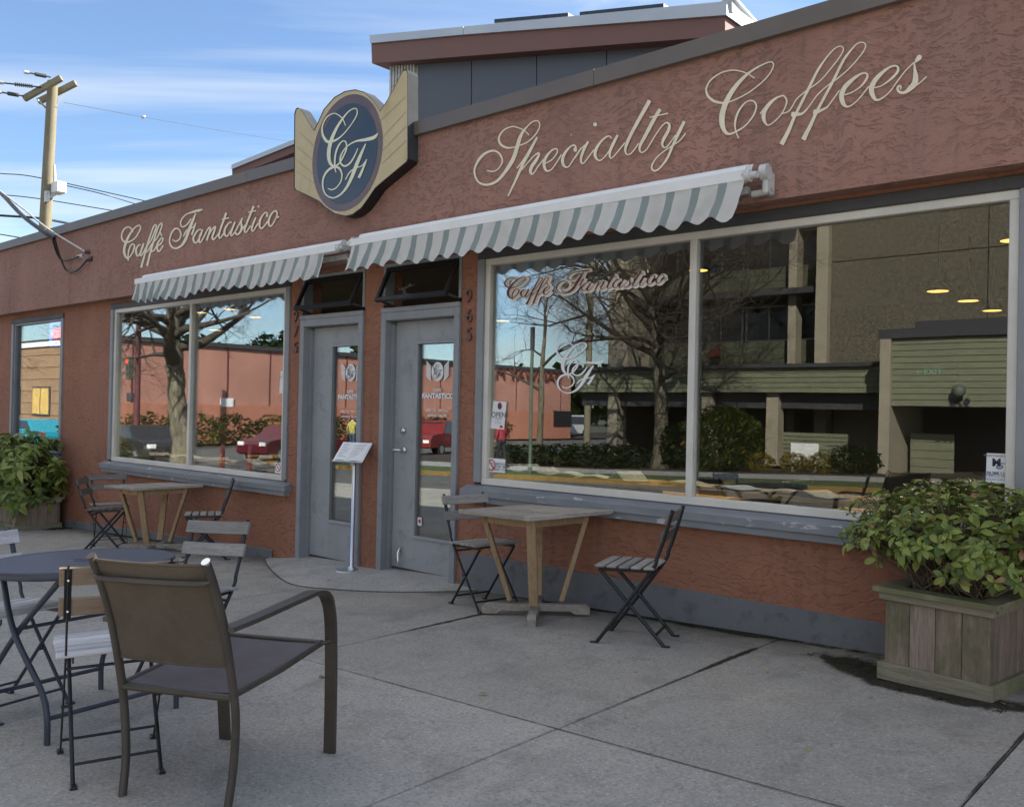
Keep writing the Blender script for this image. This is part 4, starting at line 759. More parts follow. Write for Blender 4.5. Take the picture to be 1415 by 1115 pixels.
# ================================================================== AWNINGS
YA = -.36
def awning(label, x0px, x1px, vx0, vx1, arms, ends, seed, drop=.20):
    a = onY(*x0px, YA); b = onY(*x1px, YA); z = (a.z+b.z)/2
    t = thing('awning', label, 'awning', (a.x, YA, z), 0)
    def A_(mb, name, m): return mb.build(name, m, t, world=True)
    bh = .058; x0, x1 = a.x, b.x
    mb = MB(); mb.prism([(x0, YA, z), (x0, YA, z-bh), (x0, YA+.035, z-bh-.012), (x0, YA+.07, z-bh), (x0, YA+.07, z-.01), (x0, YA+.035, z+.008)], (x1-x0, 0, 0)); A_(mb, 'front_bar', 'white_plastic')
    mb = MB(); mb.tube([(x0+.03, YB-.10, z+.012), (x1-.02, YB-.10, z+.012)], .05, 14); A_(mb, 'roller', 'white_plastic')
    mb = MB(); mb.box(((x0+x1)/2, YB-.03, z-.075), (x1-x0-.1, .045, .045), bev=.004); A_(mb, 'torsion_bar', 'aged_white')
    rnd = random.Random(seed); va, vb = onY(*vx0, YA).x, onY(*vx1, YA).x; L = vb-va; nu = int(L/.012); per = .182; ph = rnd.uniform(0, 6)
    me_uv = []
    def fn(u, v):
        x = va+L*u; s_ = math.sin(2*math.pi*x/per*.98+ph); d = drop*(1+.085*math.sin(2*math.pi*x/per+1.1)*v+.04*math.sin(x*3.1+seed)+.03*math.sin(x*8.7+seed)+.07*noise.noise(Vector((x*4.3, 1, seed)))*v-.10*math.exp(-((u-.45)/.05)**2)*v)
        fl = .016*v*s_*(.6+.4*math.sin(x*2.3+seed))+.02*v*math.sin(x*5.3+1)+.008*noise.noise(Vector((x*9, v*3, seed)))+.006*v*noise.noise(Vector((x*31, v*2, seed)))
        return Vector((x-.035*v*v-.012*v+.012*v*math.sin(x*4.1+seed), YA+.005-.03*v-fl, z-bh+.004-d*v))
    nv = 8; mb = MB(); mb.grid(fn, nu, nv); o = A_(mb, 'valance', 'awning_fabric')
    uvl = o.data.uv_layers.new(name='UVMap')
    for li, lp in enumerate(o.data.loops):
        i = lp.vertex_index % (nu+1); uvl.data[li].uv = (L*i/nu/per+.1, 1-(lp.vertex_index//(nu+1))/nv)
    mb = MB()
    mb.grid(lambda u, v: Vector((va+L*u, YA+.06+(YB-.10-YA-.06)*v, z+.0+.06*v-.012*math.sin(math.pi*v))), 2, 4); A_(mb, 'canopy', 'awning_canvas')
    for (xa, xb, zd) in arms:
        p, q = onY(*xa, YA+.10), onY(*xb, YA+.10); mb = MB(); mb.bar(p, q, .045, .05, bev=.006); mb.box(p.lerp(q, .93), (.12, .055, .062), bev=.006); A_(mb, 'folding_arm', 'aged_white')
    for s_, xe in ends:
        mb = MB()
        mb.tube([(xe-.01*s_, YA+.035, z-.03), (xe+.035*s_, YA+.035, z-.03)], .036, 14); mb.tube([(xe+.035*s_, YA+.035, z-.03), (xe+.075*s_, YA+.035, z-.03)], .022, 12)
        bx_ = xe+.085*s_; mb.tube([(bx_-.022*s_, YB-.10, z+.0), (bx_+.022*s_, YB-.10, z+.0)], .048, 16); mb.box((bx_, YB-.055, z-.06), (.035, .11, .14), bev=.010); mb.tube([(bx_-.1*s_, YB-.06, z-.11), (bx_+.02*s_, YB-.06, z-.11)], .020, 10)
        A_(mb, 'end_bracket', 'aged_white')
    return t
awning('long green and white striped awning over the door and large window', (483, 330), (1026, 236.5), (486, 330), (1028, 236.5), [((586, 346), (674, 331), 0)], [(1, onY(1026, 240, YA).x), (-1, onY(484, 332, YA).x)], 3, .22)
awning('short green and white striped awning over the narrower shop window', (186, 383), (463, 341.5), (187, 383), (447, 344), [((276, 391), (345, 381), 0)], [(1, onY(463, 343, YA).x)], 5, .215)
# ================================================================== FURNITURE
SL = math.atan(GA)
def place(o, x, y, f=None, dz=0.0, rz=None):
    """stand a thing on the sloping pavement, its local +y turned to face f"""
    a = rz if rz is not None else math.atan2(f[1], f[0])-math.pi/2
    M = Matrix.Rotation(-SL, 3, 'Y') @ Matrix.Rotation(a, 3, 'Z')
    o.location = (x, y, g(x)+dz); o.rotation_euler = M.to_euler(); return o
def bistro(label, x, y, f, frame='black_metal', seat='slat_grey', back='slat_grey', r=.0095, flat=False, s=1.0, group='folding bistro chairs on the pavement', tilt=0.0, tuck=0.0):
    t = thing('folding_chair', label, 'chair', group=group); place(t, x, y, f); t.scale = (s, s, s)
    w = .172; rnd = random.Random(label)
    def rod(name, pts, rr=r, fl=1.0):
        mb = MB(); mb.tube(catmull(pts, 4), rr, 8, flat=fl); return mb.build(name, frame, t)
    fl = 1.0 if not flat else .55
    for sg in (-1, 1):
        xa = sg*w; xb = sg*(w-.024)
        o = rod('leg', [(xa, .205, .0), (xa, .185, .02), (xa, -.135, .435), (xa, -.175, .52), (xa, -.22, .64), (xa, -.27, .80)], r, fl)
        mb = MB(); mb.box((xa, .21, .006), (.024, .05, .012), bev=.004); mb.build('foot', frame, o)
        o = rod('leg', [(xb, -.21, .0), (xb, -.19, .02), (xb, .0, .235), (xb, .175, .432)], r, fl)
        mb = MB(); mb.box((xb, -.215, .006), (.024, .05, .012), bev=.004); mb.build('foot', frame, o)
        mb = MB(); mb.bar((xb, -.15, .437), (xb, .185, .437), .006, .022); mb.build('seat_rail', frame, t)
        mb = MB(); mb.bar((xa, -.205, .60), (xa, -.265, .785), .024, .006, up=(0, 1, .3)); o = mb.build('back_strap', frame, t)
        for zz_ in (.64, .755):
            for q in (-.011, .011):
                mb = MB(); yy = -.205-.06*(zz_-.6)/.185; mb.tube([(xa, yy-.001, zz_+q), (xa, yy-.008, zz_+q)], .004, 6); mb.build('screw', 'chrome', o)
    rod('stretcher', [(-w, .155, .065), (w, .155, .065)], r*.75); rod('stretcher', [(-w+.024, -.155, .065), (w-.024, -.155, .065)], r*.75); rod('stretcher', [(-w, -.11, .40), (w, -.11, .40)], r*.75); rod('pivot_rod', [(-w-.008, .0, .235), (-w+.03, .0, .235)], r*.8); rod('pivot_rod', [(w+.008, .0, .235), (w-.03, .0, .235)], r*.8)
    for k in range(5):
        mb = MB(); mb.box((0, 0, 0), (.405, .060, .014), bev=.004); o = mb.build('seat_slat', seat, t); o.location = (rnd.uniform(-.003, .003), -.128+.0735*k, .4555+.0015*k); o.rotation_euler = (rnd.uniform(-.015, .015), rnd.uniform(-.006, .006), rnd.uniform(-.01, .01))
    for zz_ in (.645, .757):
        mb = MB(); mb.grid(lambda u, v: Vector(((u-.5)*.40, -.010*(1-(2*u-1)**2)+.0075, (v-.5)*.066)), 8, 1); mb.grid(lambda u, v: Vector(((u-.5)*.40, -.010*(1-(2*u-1)**2)-.0075, (v-.5)*.066)), 8, 1)
        for v_ in (-.033, .033): mb.grid(lambda u, v: Vector(((u-.5)*.40, -.010*(1-(2*u-1)**2)-.0075+.015*v, v_)), 8, 1)
        for u_ in (-.2, .2): mb.add([(u_, -.0075, -.033), (u_, .0075, -.033), (u_, .0075, .033), (u_, -.0075, .033)], [(0,1,2,3)])
        o = mb.build('back_slat', back, t); o.location = (0, -.205-.06*(zz_-.6)/.185+.012, zz_); o.rotation_euler = (R_(17), 0, rnd.uniform(-.01, .01))
    return t
def unit(x, y): l = math.hypot(x, y); return (x/l, y/l)
bistro('black folding chair with grey slats between the wooden table and the large planter', -3.01, -.60, unit(-.354, -.131), 'black_metal', 'slat_grey', 'slat_dark', .0115, group=None)
bistro('folding chair with weathered pale back slats beside the door with the lever handle', -4.44, -.42, unit(.43, -.10), 'black_metal', 'slat_grey', 'slat_grey', .009, group=None)
bistro('folding chair with tan back slats and whitish seat beside the brown sling chair', -3.415, -3.59, unit(-.94, .33), 'black_metal', 'slat_white', 'slat_tan', .0075, True, group=None)
bistro('folding chair with whitish slats across the round table from the sling chair', -4.47, -3.60, unit(.97, .23), 'blueblack_metal', 'slat_white', 'slat_white', .0085, group=None)
bistro('folding chair with grey back slats between the round table and the menu stand', -4.245, -2.84, unit(.356, -.936), 'black_metal', 'slat_grey', 'slat_grey', .0095, group=None)
bistro('folding chair with dark slats turned sideways beside the leafy laurel planter', -9.72, -.80, unit(.62, .78), 'black_metal', 'slat_dark', 'slat_dark', .0115, group=None)
bistro('thin-framed folding chair by the wall beside the laurel planter', -10.3, -.50, unit(.94, -.33), 'black_metal', 'slat_grey', 'slat_dark', .006, True, group=None)
bistro('folding chair at the wall table, on its side nearer the doors', -8.25, -.46, unit(-.5, -.86), 'black_metal', 'slat_grey', 'slat_dark', .0115, group=None)
def wood_table(label, x, y, rz, h=.72, s=.77):
    t = thing('wooden_table', label, 'table', group='square wooden cafe tables'); place(t, x, y, rz=rz)
    n = 9; bw = s/n
    for i in range(n):
        mb = MB(); L = s if 0 < i < n-1 else s; mb.box((0, 0, 0), (L-.10, bw-.0025, .026), bev=.003); o = mb.build('top_board', 'teak_grey', t); o.location = (0, -s/2+bw*(i+.5), h-.014+random.uniform(-.0015, .0015))
    for sg in (-1, 1):
        mb = MB(); mb.box((0, 0, 0), (.052, s, .030), bev=.005); o = mb.build('end_board', 'teak_grey_y', t); o.location = (sg*(s/2-.025), 0, h-.013)
    for sx in (-1, 1):
        for sy in (-1, 1):
            mb = MB(); a = Vector((sx*.255, sy*.255, h-.03)); b = Vector((sx*.125, sy*.125, .10)); mb.bar(a, b, .062, .034, up=(sx, sy, 0), bev=.004); mb.build('leg', 'teak_leg', t)
    for k, (sx, sy) in enumerate(((1, 1), (1, -1))):
        d = Vector((sx, sy, 0)).normalized(); mb = MB(); Lh = .37; wv = d.cross(Vector((0,0,1)))*.029
        prof = [(-Lh, 0), (-Lh+.10, 0), (-Lh+.13, .022), (Lh-.13, .022), (Lh-.10, 0), (Lh, 0), (Lh, .045), (Lh-.03, .068), (-Lh+.03, .068), (-Lh, .045)]
        lift = .012 if k == 0 else .0
        mb.prism([d*q+Vector((0,0,z_+lift))-wv for q, z_ in prof], wv*2); mb.build('foot_bar', 'teak_grey', t)
    for k in range(2):
        mb = MB(); 
        if k == 0: mb.box((0, 0, h-.055), (.50, .03, .055), bev=.003)
        else: mb.box((0, 0, h-.06), (.03, .50, .05), bev=.003)
        mb.build('apron_rail', 'teak_leg', t)
    for (ax, ay, bx, by) in ((-1,-1,1,-1), (1,-1,1,1), (1,1,-1,1), (-1,1,-1,-1)):
        mb = MB(); q = .245; mb.bar((ax*q, ay*q, h-.058), (bx*q, by*q, h-.058), .02, .055); mb.build('apron_rail', 'teak_leg', t)
    return t
wood_table('square weathered wooden table under the large script-lettered window', -3.93, -.44, math.atan2(-.13, .777), .72, .76)
wood_table('square weathered wooden table under the shorter awning', -9.25, -.50, R_(-3), .71, .76)
# round perforated steel table
rt = thing('round_table', 'round navy perforated metal folding table beside the sling chair', 'table'); place(rt, -4.115, -3.42, rz=R_(6))
t_ = NT('perforated_navy'); v = t_.n('ShaderNodeTexCoord').outputs['Object']; sx_ = t_.n('ShaderNodeSeparateXYZ', {0: v}).outputs
fx = t_.math('ABSOLUTE', t_.math('SUBTRACT', t_.math('FRACT', t_.math('MULTIPLY', sx_[0], 30)), .5)); fy = t_.math('ABSOLUTE', t_.math('SUBTRACT', t_.math('FRACT', t_.math('MULTIPLY', sx_[1], 62)), .5))
hole = t_.math('MULTIPLY', t_.math('LESS_THAN', fx, .40), t_.math('LESS_THAN', fy, .24))
nn = t_.noise(v, 5, 5); kk = t_.mix(t_.rng(nn, .3, .7), (.075, .083, .115), (.105, .115, .15)); kk = t_.mix(hole, kk, (.012, .013, .02)); pb = t_.pr(kk, .4, 0, t_.bump(t_.math('SUBTRACT', 1, hole), .6, .003), .5)

Hh = .69; rr_ = .40
mb = MB(); mb.add([(rr_*.985*math.cos(2*math.pi*i/64), rr_*.985*math.sin(2*math.pi*i/64), Hh) for i in range(64)], [list(range(64))]); mb.build('table_top', 'perforated_navy', rt, fixn=False)
mb = MB(); mb.lathe([(rr_-.012, Hh-.001), (rr_-.004, Hh+.003), (rr_, Hh-.002), (rr_, Hh-.028), (rr_-.004, Hh-.032), (rr_-.014, Hh-.030), (rr_-.012, Hh-.002)], n=72); mb.build('rim', 'navy_metal', rt)
mb = MB(); mb.lathe([(.025, Hh+.001), (.03, Hh+.004), (.042, Hh+.004), (.046, Hh+.001)], n=24); mb.build('centre_ring', 'navy_metal', rt)
for sg in (-1, 1):
    for sy in (-1, 1):
        y_ = sy*(.295 if sg > 0 else .265); mb = MB(); mb.tube(catmull([(sg*.29, y_, 0), (sg*.285, y_, .12), (sg*.23, y_, .22), (0, y_, .43), (-sg*.235, y_*.8, Hh-.035)], 6), .0125, 10); mb.build('leg', 'navy_metal', rt)
    y_ = .295 if sg > 0 else .265; mb = MB(); mb.tube([(sg*.286, -y_, .105), (sg*.286, y_, .105)], .010, 8); mb.build('stretcher', 'navy_metal', rt)
mb = MB(); mb.tube([(0, -.30, .43), (0, .30, .43)], .008, 8); mb.build('pivot_rod', 'navy_metal', rt)
# sling arm chair
sc_ = thing('sling_chair', 'brown metal arm chair with mesh sling seat seen from behind', 'chair'); place(sc_, -2.965, -3.37, unit(-.37, .93))
W2_ = .235
for sg in (-1, 1):
    x = sg*W2_
    mb = MB(); mb.tube(catmull([(x*.93, -.285, 0), (x*.96, -.262, .14), (x, -.262, .30), (x, -.28, .42), (x, -.325, .62), (x, -.375, .76), (x, -.415, .845)], 6), .0165, 12, up=(1, 0, 0), flat=.8); o = mb.build('back_post', 'bronze_metal', sc_)
    mb = MB(); mb.tube([(x, -.414, .844), (x, -.419, .850)], .0155, 12); mb.build('end_cap', 'chrome' if sg > 0 else 'bronze_metal', o)
    path = catmull([(x+sg*.012, -.325, .615), (x+sg*.03, -.20, .628), (x+sg*.04, .05, .65), (x+sg*.04, .17, .655), (x+sg*.035, .245, .625), (x+sg*.03, .285, .54), (x+sg*.025, .30, .40), (x+sg*.02, .305, .20), (x+sg*.012, .31, 0)], 6)
    mb = MB(); k_ = len(path)
    secs = []
    for i, p in enumerate(path):
        tg = (path[min(i+1, k_-1)]-path[max(i-1, 0)]).normalized(); nx = Vector((1,0,0)); nn_ = tg.cross(nx).normalized(); wd_ = .026 if i < k_*.55 else .024
        secs.append([p+nx*wd_+nn_*.008, p-nx*wd_+nn_*.008, p-nx*wd_-nn_*.008, p+nx*wd_-nn_*.008])
    for i in range(k_-1):
        for j in range(4): mb.add([secs[i][j], secs[i][(j+1) % 4], secs[i+1][(j+1) % 4], secs[i+1][j]], [(0,1,2,3)], False)
    mb.add(secs[0], [(0,1,2,3)]); mb.add(secs[-1], [(0,1,2,3)]); mb.build('arm', 'bronze_metal', sc_)
    mb = MB(); mb.tube([(x*.98, -.265, .385), (x, 0, .405), (x, .27, .44)], .0125, 10); mb.tube([(x, .25, .437), (x+sg*.026, .298, .443)], .009, 8); mb.build('seat_rail', 'bronze_metal', sc_)
mb = MB(); mb.tube([(-W2_, -.272, .375), (W2_, -.272, .375)], .0125, 10); mb.build('rear_bar', 'bronze_metal', sc_)
mb = MB(); mb.tube([(-W2_, .275, .438), (W2_, .275, .438)], .011, 10); mb.build('front_bar', 'bronze_metal', sc_)
mb = MB(); mb.tube(catmull([(-W2_, -.385, .785), (-W2_+.03, -.410, .775), (0, -.413, .772), (W2_-.03, -.410, .775), (W2_, -.385, .785)], 6), .010, 8); mb.build('top_bar', 'bronze_metal', sc_)
bp = catmull([(0, -.292, .485), (0, -.325, .62), (0, -.375, .76), (0, -.410, .835)], 6)
def bfn(off):
    def fn(u, v):
        i = v*(len(bp)-1); a = int(min(i, len(bp)-2)); p = bp[a].lerp(bp[a+1], i-a); sag = .022*(1-(2*u-1)**2)*math.sin(math.pi*min(1, v*.9+.05)); wr = .002*noise.noise(Vector((u*6, v*9, 1)))
        return Vector(((u-.5)*2*(W2_-.006), p.y-sag+off+wr, p.z-.006*(1-(2*u-1)**2)))
    return fn
mb = MB(); mb.grid(bfn(0), 18, 20); mb.grid(bfn(.004), 18, 20); mb.build('back_sling', 'sling_fabric', sc_)
for v_ in (0, 1):
    mb = MB(); mb.tube([bfn(.002)(i/18, v_) for i in range(19)], .006, 6); mb.build('sling_hem', 'sling_fabric', sc_)
mb = MB(); sf = lambda o: (lambda u, v: Vector(((u-.5)*2*(W2_-.004), -.262+.53*v, .388+.05*v-.026*(1-(2*u-1)**2)*math.sin(math.pi*(v*.9+.05))+o+.0015*noise.noise(Vector((u*5, v*6, 4))))))
mb.grid(sf(0), 16, 16); mb.grid(sf(-.004), 16, 16); mb.build('seat_sling', 'sling_seat', sc_)
# menu stand
ms = thing('menu_stand', 'silver pedestal menu stand with tilted tray before the doors', 'menu stand', (-6.33, -.13, g(-6.33)+.034))
mb = MB(); mb.lathe([(0, .014), (.10, .013), (.148, .008), (.152, .0), (0, 0)], n=48); mb.build('base_plate', 'brushed_steel', ms)
mb = MB(); mb.lathe([(.034, .013), (.034, .03), (.0165, .034), (.0165, .96)], n=24); mb.build('pole', 'brushed_steel', ms)
Mt = Matrix.Translation((.0, -.02, 1.05)) @ Matrix.Rotation(R_(16), 4, 'Z') @ Matrix.Rotation(R_(47), 4, 'X') @ Matrix.Scale(.76, 4)
mb = MB(); mb.box(Mt @ Vector((0, 0, 0)), (.32, .236, .010), Mt.to_quaternion().to_matrix(), .003); mb.box(Mt @ Vector((0, -.152, .012)), (.32, .005, .015), Mt.to_quaternion().to_matrix()); o = mb.build('tray', 'brushed_steel', ms)
mb = MB(); mb.bar((0, 0, .94), Mt @ Vector((0, 0, -.004)), .04, .04); mb.build('neck', 'brushed_steel', ms)
for k, dx in ((0, -.10), (1, .095)):
    mb = MB(); mb.grid(lambda u, v: Mt @ Vector((dx+(u-.5)*.185, (v-.5)*.27, .0095+.012*math.sin(math.pi*u))), 8, 1); mb.grid(lambda u, v: Mt @ Vector((dx+(u-.5)*.185, (v-.5)*.27, .0085+.012*math.sin(math.pi*u))), 8, 1)
    pg = mb.build('menu_page', 'paper', ms)
    for i in range(9):
        mb = MB(); wl_ = random.uniform(.06, .14); mb.grid(lambda u, v: Mt @ Vector((dx-.075+wl_*u, .11-.024*i+.005*v, .0108+.012*math.sin(math.pi*(.5+(-.075+wl_*u)/.185)))), 4, 1); mb.build('print_line', 'faded_ink', pg)
# ================================================================== PLANTERS
def leaf_mesh(L, w, fold=.25, curl=.18, obov=False, n=5):
    mb = MB(); pr = []
    for i in range(n+1):
        s = i/n; ww = w*(math.sin(math.pi*(s**(1.25 if obov else .85)))**.8 if 0 < s < 1 else .0); zc = -curl*L*s*s+.06*L*math.sin(math.pi*s)
        pr.append((Vector((-ww/2, L*s, zc+fold*ww/2)), Vector((0, L*s, zc)), Vector((ww/2, L*s, zc+fold*ww/2))))
    for i in range(n):
        a, b = pr[i], pr[i+1]
        mb.add([a[1], b[1], b[0], a[0]] if i and i < n-1 else ([a[1], b[1], b[0]] if i == 0 else [a[1], b[1], a[0]]), [tuple(range(4 if i and i < n-1 else 3))], True)
        mb.add([a[1], a[2], b[2], b[1]] if i and i < n-1 else ([a[1], b[2], b[1]] if i == 0 else [a[1], a[2], b[1]]), [tuple(range(4 if i and i < n-1 else 3))], True)
    return mb
def weld(me):
    bm = bmesh.new(); bm.from_mesh(me); bmesh.ops.remove_doubles(bm, verts=bm.verts, dist=1e-5); bm.to_mesh(me); bm.free(); return me
def bush(parent, center, tips, leafs, m, stem_m, origin, limit=300, perwhorl=(6, 9), seed=1, droop=.35, fine=.0):
    """shoots run from the soil to every tip; each tip carries a whorl of leaves; the leaves that show largest are objects of their own"""
    rnd = random.Random(seed); mbs = MB(); pl = parent.location; tr = []
    for tp, nrm in tips:
        base = origin+Vector((rnd.uniform(-.16, .16), rnd.uniform(-.12, .12), 0)); mid = base.lerp(tp, .55)+Vector((rnd.uniform(-.06, .06), rnd.uniform(-.06, .06), rnd.uniform(0, .05)))
        pts = catmull([base, mid, tp], 3); mbs.tube([p-pl for p in pts], [.0055-.0006*i for i in range(len(pts))], 4, cap=False)
        up = (nrm*.8+Vector((0,0,.55))).normalized(); a0 = rnd.uniform(0, 6.28)
        ref = up.orthogonal().normalized(); nl = rnd.randint(*perwhorl)
        for k in range(nl):
            a = a0+2.4*k; side = (Quaternion(up, a) @ ref); el = rnd.uniform(.05, .9)*(1-.4*k/nl); d = (side*math.cos(el)+up*math.sin(el)).normalized(); d = (d+Vector((0,0,-droop*rnd.uniform(0, 1)))).normalized()
            nz_ = (up-d*up.dot(d)).normalized(); xx = d.cross(nz_); s_ = rnd.uniform(.5, 1.2); M = Matrix((xx, d, nz_)).transposed().to_4x4() @ Matrix.Rotation(rnd.uniform(-.55, .55), 4, 'Y')
            off = tp-up*rnd.uniform(0, .05)
            tr.append((Matrix.Translation(off) @ M @ Matrix.Diagonal((s_, s_, s_, 1)), rnd.randrange(len(leafs)), s_))
    st = mbs.build('stems', stem_m, parent); tag(st, kind='stuff')
    order = sorted(range(len(tr)), key=lambda i: (tr[i][0].translation-CAM).length-.25*tr[i][2])
    big = set(order[:limit]); meshes = [weld(l.mesh('leaf')) for l in leafs]
    for me in meshes: me.materials.append(MT[m])
    mb = MB()
    for i, (M, li, s_) in enumerate(tr):
        if i in big:
            o = bpy.data.objects.new('leaf', meshes[li]); C.objects.link(o); o.parent = parent; o.matrix_local = Matrix.Translation(-pl) @ M
        else:
            me = meshes[li]; b = len(mb.v); mb.v += [M @ v.co-pl for v in me.vertices]
            for p in me.polygons: mb.f.append([b+q for q in p.vertices]); mb.sm.append(True); mb.mi.append(0)
    tag(mb.build('foliage', m, parent, fixn=False), kind='stuff')
def planter(label, x, y, rz, w, d, h, nb, ns):
    t = thing('planter_box', label, 'planter', (x, y, g(x)-.004), rz)
    hb = .085
    for sg, (L, ax) in ((-1, (w, 0)), (1, (w, 0)), (-1, (d, 1)), (1, (d, 1))):
        n = nb if ax == 0 else ns; bw = L/n
        for i in range(n):
            mb = MB(); q = -L/2+bw*(i+.5); jit = random.uniform(-.0025, .0025)
            if ax == 0: mb.box((q, sg*(d/2-.012)+sg*jit, h/2), (bw-.003, .024, h-.02), bev=.003)
            else: mb.box((sg*(w/2-.012)+sg*jit, q*(d-.05)/d, h/2), (.024, (bw-.003)*(d-.05)/d, h-.02), bev=.003)
            mb.build('plank', 'cedar', t)
        mb = MB()
        if ax == 0: mb.box((0, sg*(d/2+.012), hb/2), (w+.05, .024, hb), bev=.003)
        else: mb.box((sg*(w/2+.012), 0, hb/2-.001), (.024, d-.002, hb-.002), bev=.003)
        mb.build('skirt_board', 'cedar_rim', t)
        mb = MB()
        if ax == 0: mb.box((0, sg*(d/2+.011), h-.03), (w+.044, .022, .04), bev=.003)
        else: mb.box((sg*(w/2+.011), 0, h-.031), (.022, d-.001, .038), bev=.003)
        mb.build('moulding', 'cedar_rim', t)
        mb = MB(); o_, i_ = .045, -.055
        if ax == 0: mb.prism([(-w/2-o_, sg*(d/2+o_), h-.01), (w/2+o_, sg*(d/2+o_), h-.01), (w/2+i_-.0005, sg*(d/2+i_), h-.01), (-w/2-i_+.0005, sg*(d/2+i_), h-.01)], (0, 0, .025))
        else: mb.prism([(sg*(w/2+o_), -d/2-o_+.002, h-.01), (sg*(w/2+o_), d/2+o_-.002, h-.01), (sg*(w/2+i_), d/2+i_-.002, h-.01), (sg*(w/2+i_), -d/2-i_+.002, h-.01)], (0, 0, .0245))
        mb.build('rim_board', 'cedar_rim', t)
    mb = MB(); mb.grid(lambda u, v: Vector(((u-.5)*(w-.06), (v-.5)*(d-.06), h-.035+.02*noise.noise(Vector((u*6, v*6, x))))), 10, 10); mb.build('soil', 'soil', t)
    return t
planter('square cedar planter with mossy planks holding the reddish-tipped viburnum', -1.29, -.33, math.atan2(-.061, .485), .50, .47, .45, 4, 4)
rnd = random.Random(21)
pv = thing('viburnum_bush', 'round leafy bush with reddish tips growing in the square planter', 'bush', (-1.29, -.33, g(-1.29)+.42))
tips = []; cn = Vector((-1.27, -.34, .82)); rx, ry, rz_ = .64, .44, .30
while len(tips) < 360:
    d = Vector((rnd.gauss(0, 1), rnd.gauss(0, 1), rnd.gauss(0, 1))).normalized()
    if d.z < -.55: continue
    q = rnd.uniform(.55, 1.0)*(1+.12*noise.noise(d*2.3+Vector((5, 2, 1)))); p = cn+Vector((d.x*rx, d.y*ry, d.z*rz_+(.07 if d.z > 0 else 0)*noise.noise(d*4)))*1.0
    p = cn+(p-cn)*q
    if p.y > -.03 or (p.z < .62 and p.y < -.52 and p.x > -1.62): continue
    tips.append((p, Vector((d.x/rx, d.y/ry, d.z/rz_)).normalized()))
bush(pv, cn, tips, [leaf_mesh(.074, .035, .3, .2, True), leaf_mesh(.062, .031, .15, .45, True), leaf_mesh(.05, .026, .4, .1, True), leaf_mesh(.036, .017, .5, .1, True)], 'leaf_viburnum', 'stem_brown', Vector((-1.29, -.33, .52)), 300, (7, 10), 4, .3)
planter('dark mossy planter box below the narrow neon-sign window', -13.15, -.36, R_(-4), .95, .55, .42, 7, 4)
pl_ = thing('laurel_bush', 'drooping large-leaved laurel bush in the mossy planter box', 'bush', (-13.15, -.36, g(-13.15)+.40))
tips = []; cn = Vector((-13.2, -.45, .42)); rx, ry, rz_ = 1.02, .62, .60
while len(tips) < 260:
    d = Vector((rnd.gauss(0, 1), rnd.gauss(0, 1), rnd.gauss(0, 1))).normalized()
    if d.z < -.75: continue
    q = rnd.uniform(.6, 1.0)*(1+.15*noise.noise(d*2.1+Vector((1, 7, 3)))); p = cn+Vector((d.x*rx, d.y*ry, d.z*rz_))*q
    if p.y > -.04: continue
    tips.append((p, d))
bush(pl_, cn, tips, [leaf_mesh(.155, .058, .25, .35), leaf_mesh(.13, .05, .2, .5), leaf_mesh(.17, .055, .3, .25)], 'leaf_laurel', 'stem_brown', Vector((-13.15, -.36, .08)), 300, (6, 9), 9, .75)
# fallen leaves and litter
lm = weld(leaf_mesh(.06, .026, .3, .3).mesh('leaf'))
for k, (px_, py_, s_) in enumerate(((440, 938, 1.0), (1208, 967, .5), (674, 961, .8), (1063, 928, .7), (1115, 1035, .5), (730, 950, .5), (880, 930, .5), (900, 912, .4), (1380, 972, .9), (600, 1000, .4))):
    p = onG(px_, py_); o = link('fallen_leaf', lm if k == 0 else lm.copy(), 'leaf_fallen' if k == 0 else None); o.location = p+Vector((0, 0, .008)); o.rotation_euler = (rnd.uniform(-.3, .3), rnd.uniform(-.3, .3), rnd.uniform(0, 6)); o.scale = (s_, s_, s_)
    tag(o, 'small dry fallen leaf lying on the grey concrete pavement', 'leaf', 'fallen leaves on the pavement')
# ================================================================== POLE AND CABLES
D_ = 20.5
def along(px_, py_, dist): r = wray(px_, py_); q = RM.transposed() @ r; return CAM+r*(dist/-q.z)
pb, ptop = along(62, 322, D_), along(73, 113, D_)
up_ = thing('utility_pole', 'wooden utility pole with double crossarms rising behind the parapet', 'utility pole', (pb.x, pb.y, g(pb.x)))
def PP(mb, name, m, parent=up_): return mb.build(name, m, parent, world=True)
ax = (ptop-pb).normalized(); bot = pb-ax*((pb.z-g(pb.x)+.3)/ax.z)
mb = MB(); mb.tube([bot, pb, ptop], [.15, .132, .112], 16); PP(mb, 'pole', 'pole_wood')
for k, (l, r_) in enumerate((((33, 137), (85, 108)), ((53, 141), (105, 115)))):
    a, b = along(*l, D_-(.25 if k == 0 else -.25)), along(*r_, D_-(.25 if k == 0 else -.25)); mb = MB(); mb.bar(a, b, .10, .13, bev=.008); PP(mb, 'crossarm', 'pole_wood')
mb = MB(); mb.bar(along(88, 130, D_+.1), along(76, 151, D_), .03, .03); mb.bar(along(52, 138, D_-.2), along(64, 150, D_), .03, .03); PP(mb, 'brace', 'upper_cap')
for (a, b, w_) in (((70, 107), (40, 101), 0), ((57, 121), (5, 115), 0), ((32, 133), (2, 128), 0)):
    p, q = along(*a, D_-.3), along(*b, D_-.6); mb = MB(); mb.tube([p, q], .018, 6)
    for i in range(9):
        c_ = p.lerp(q, .25+.055*i); d = (q-p).normalized(); mb.tube([c_-d*.012, c_+d*.012], .045, 8)
    PP(mb, 'insulator', 'dark_trim'); mb = MB(); mb.tube([q, q+(q-p).normalized()*.10], .04, 8); PP(mb, 'clamp', 'upper_cap')
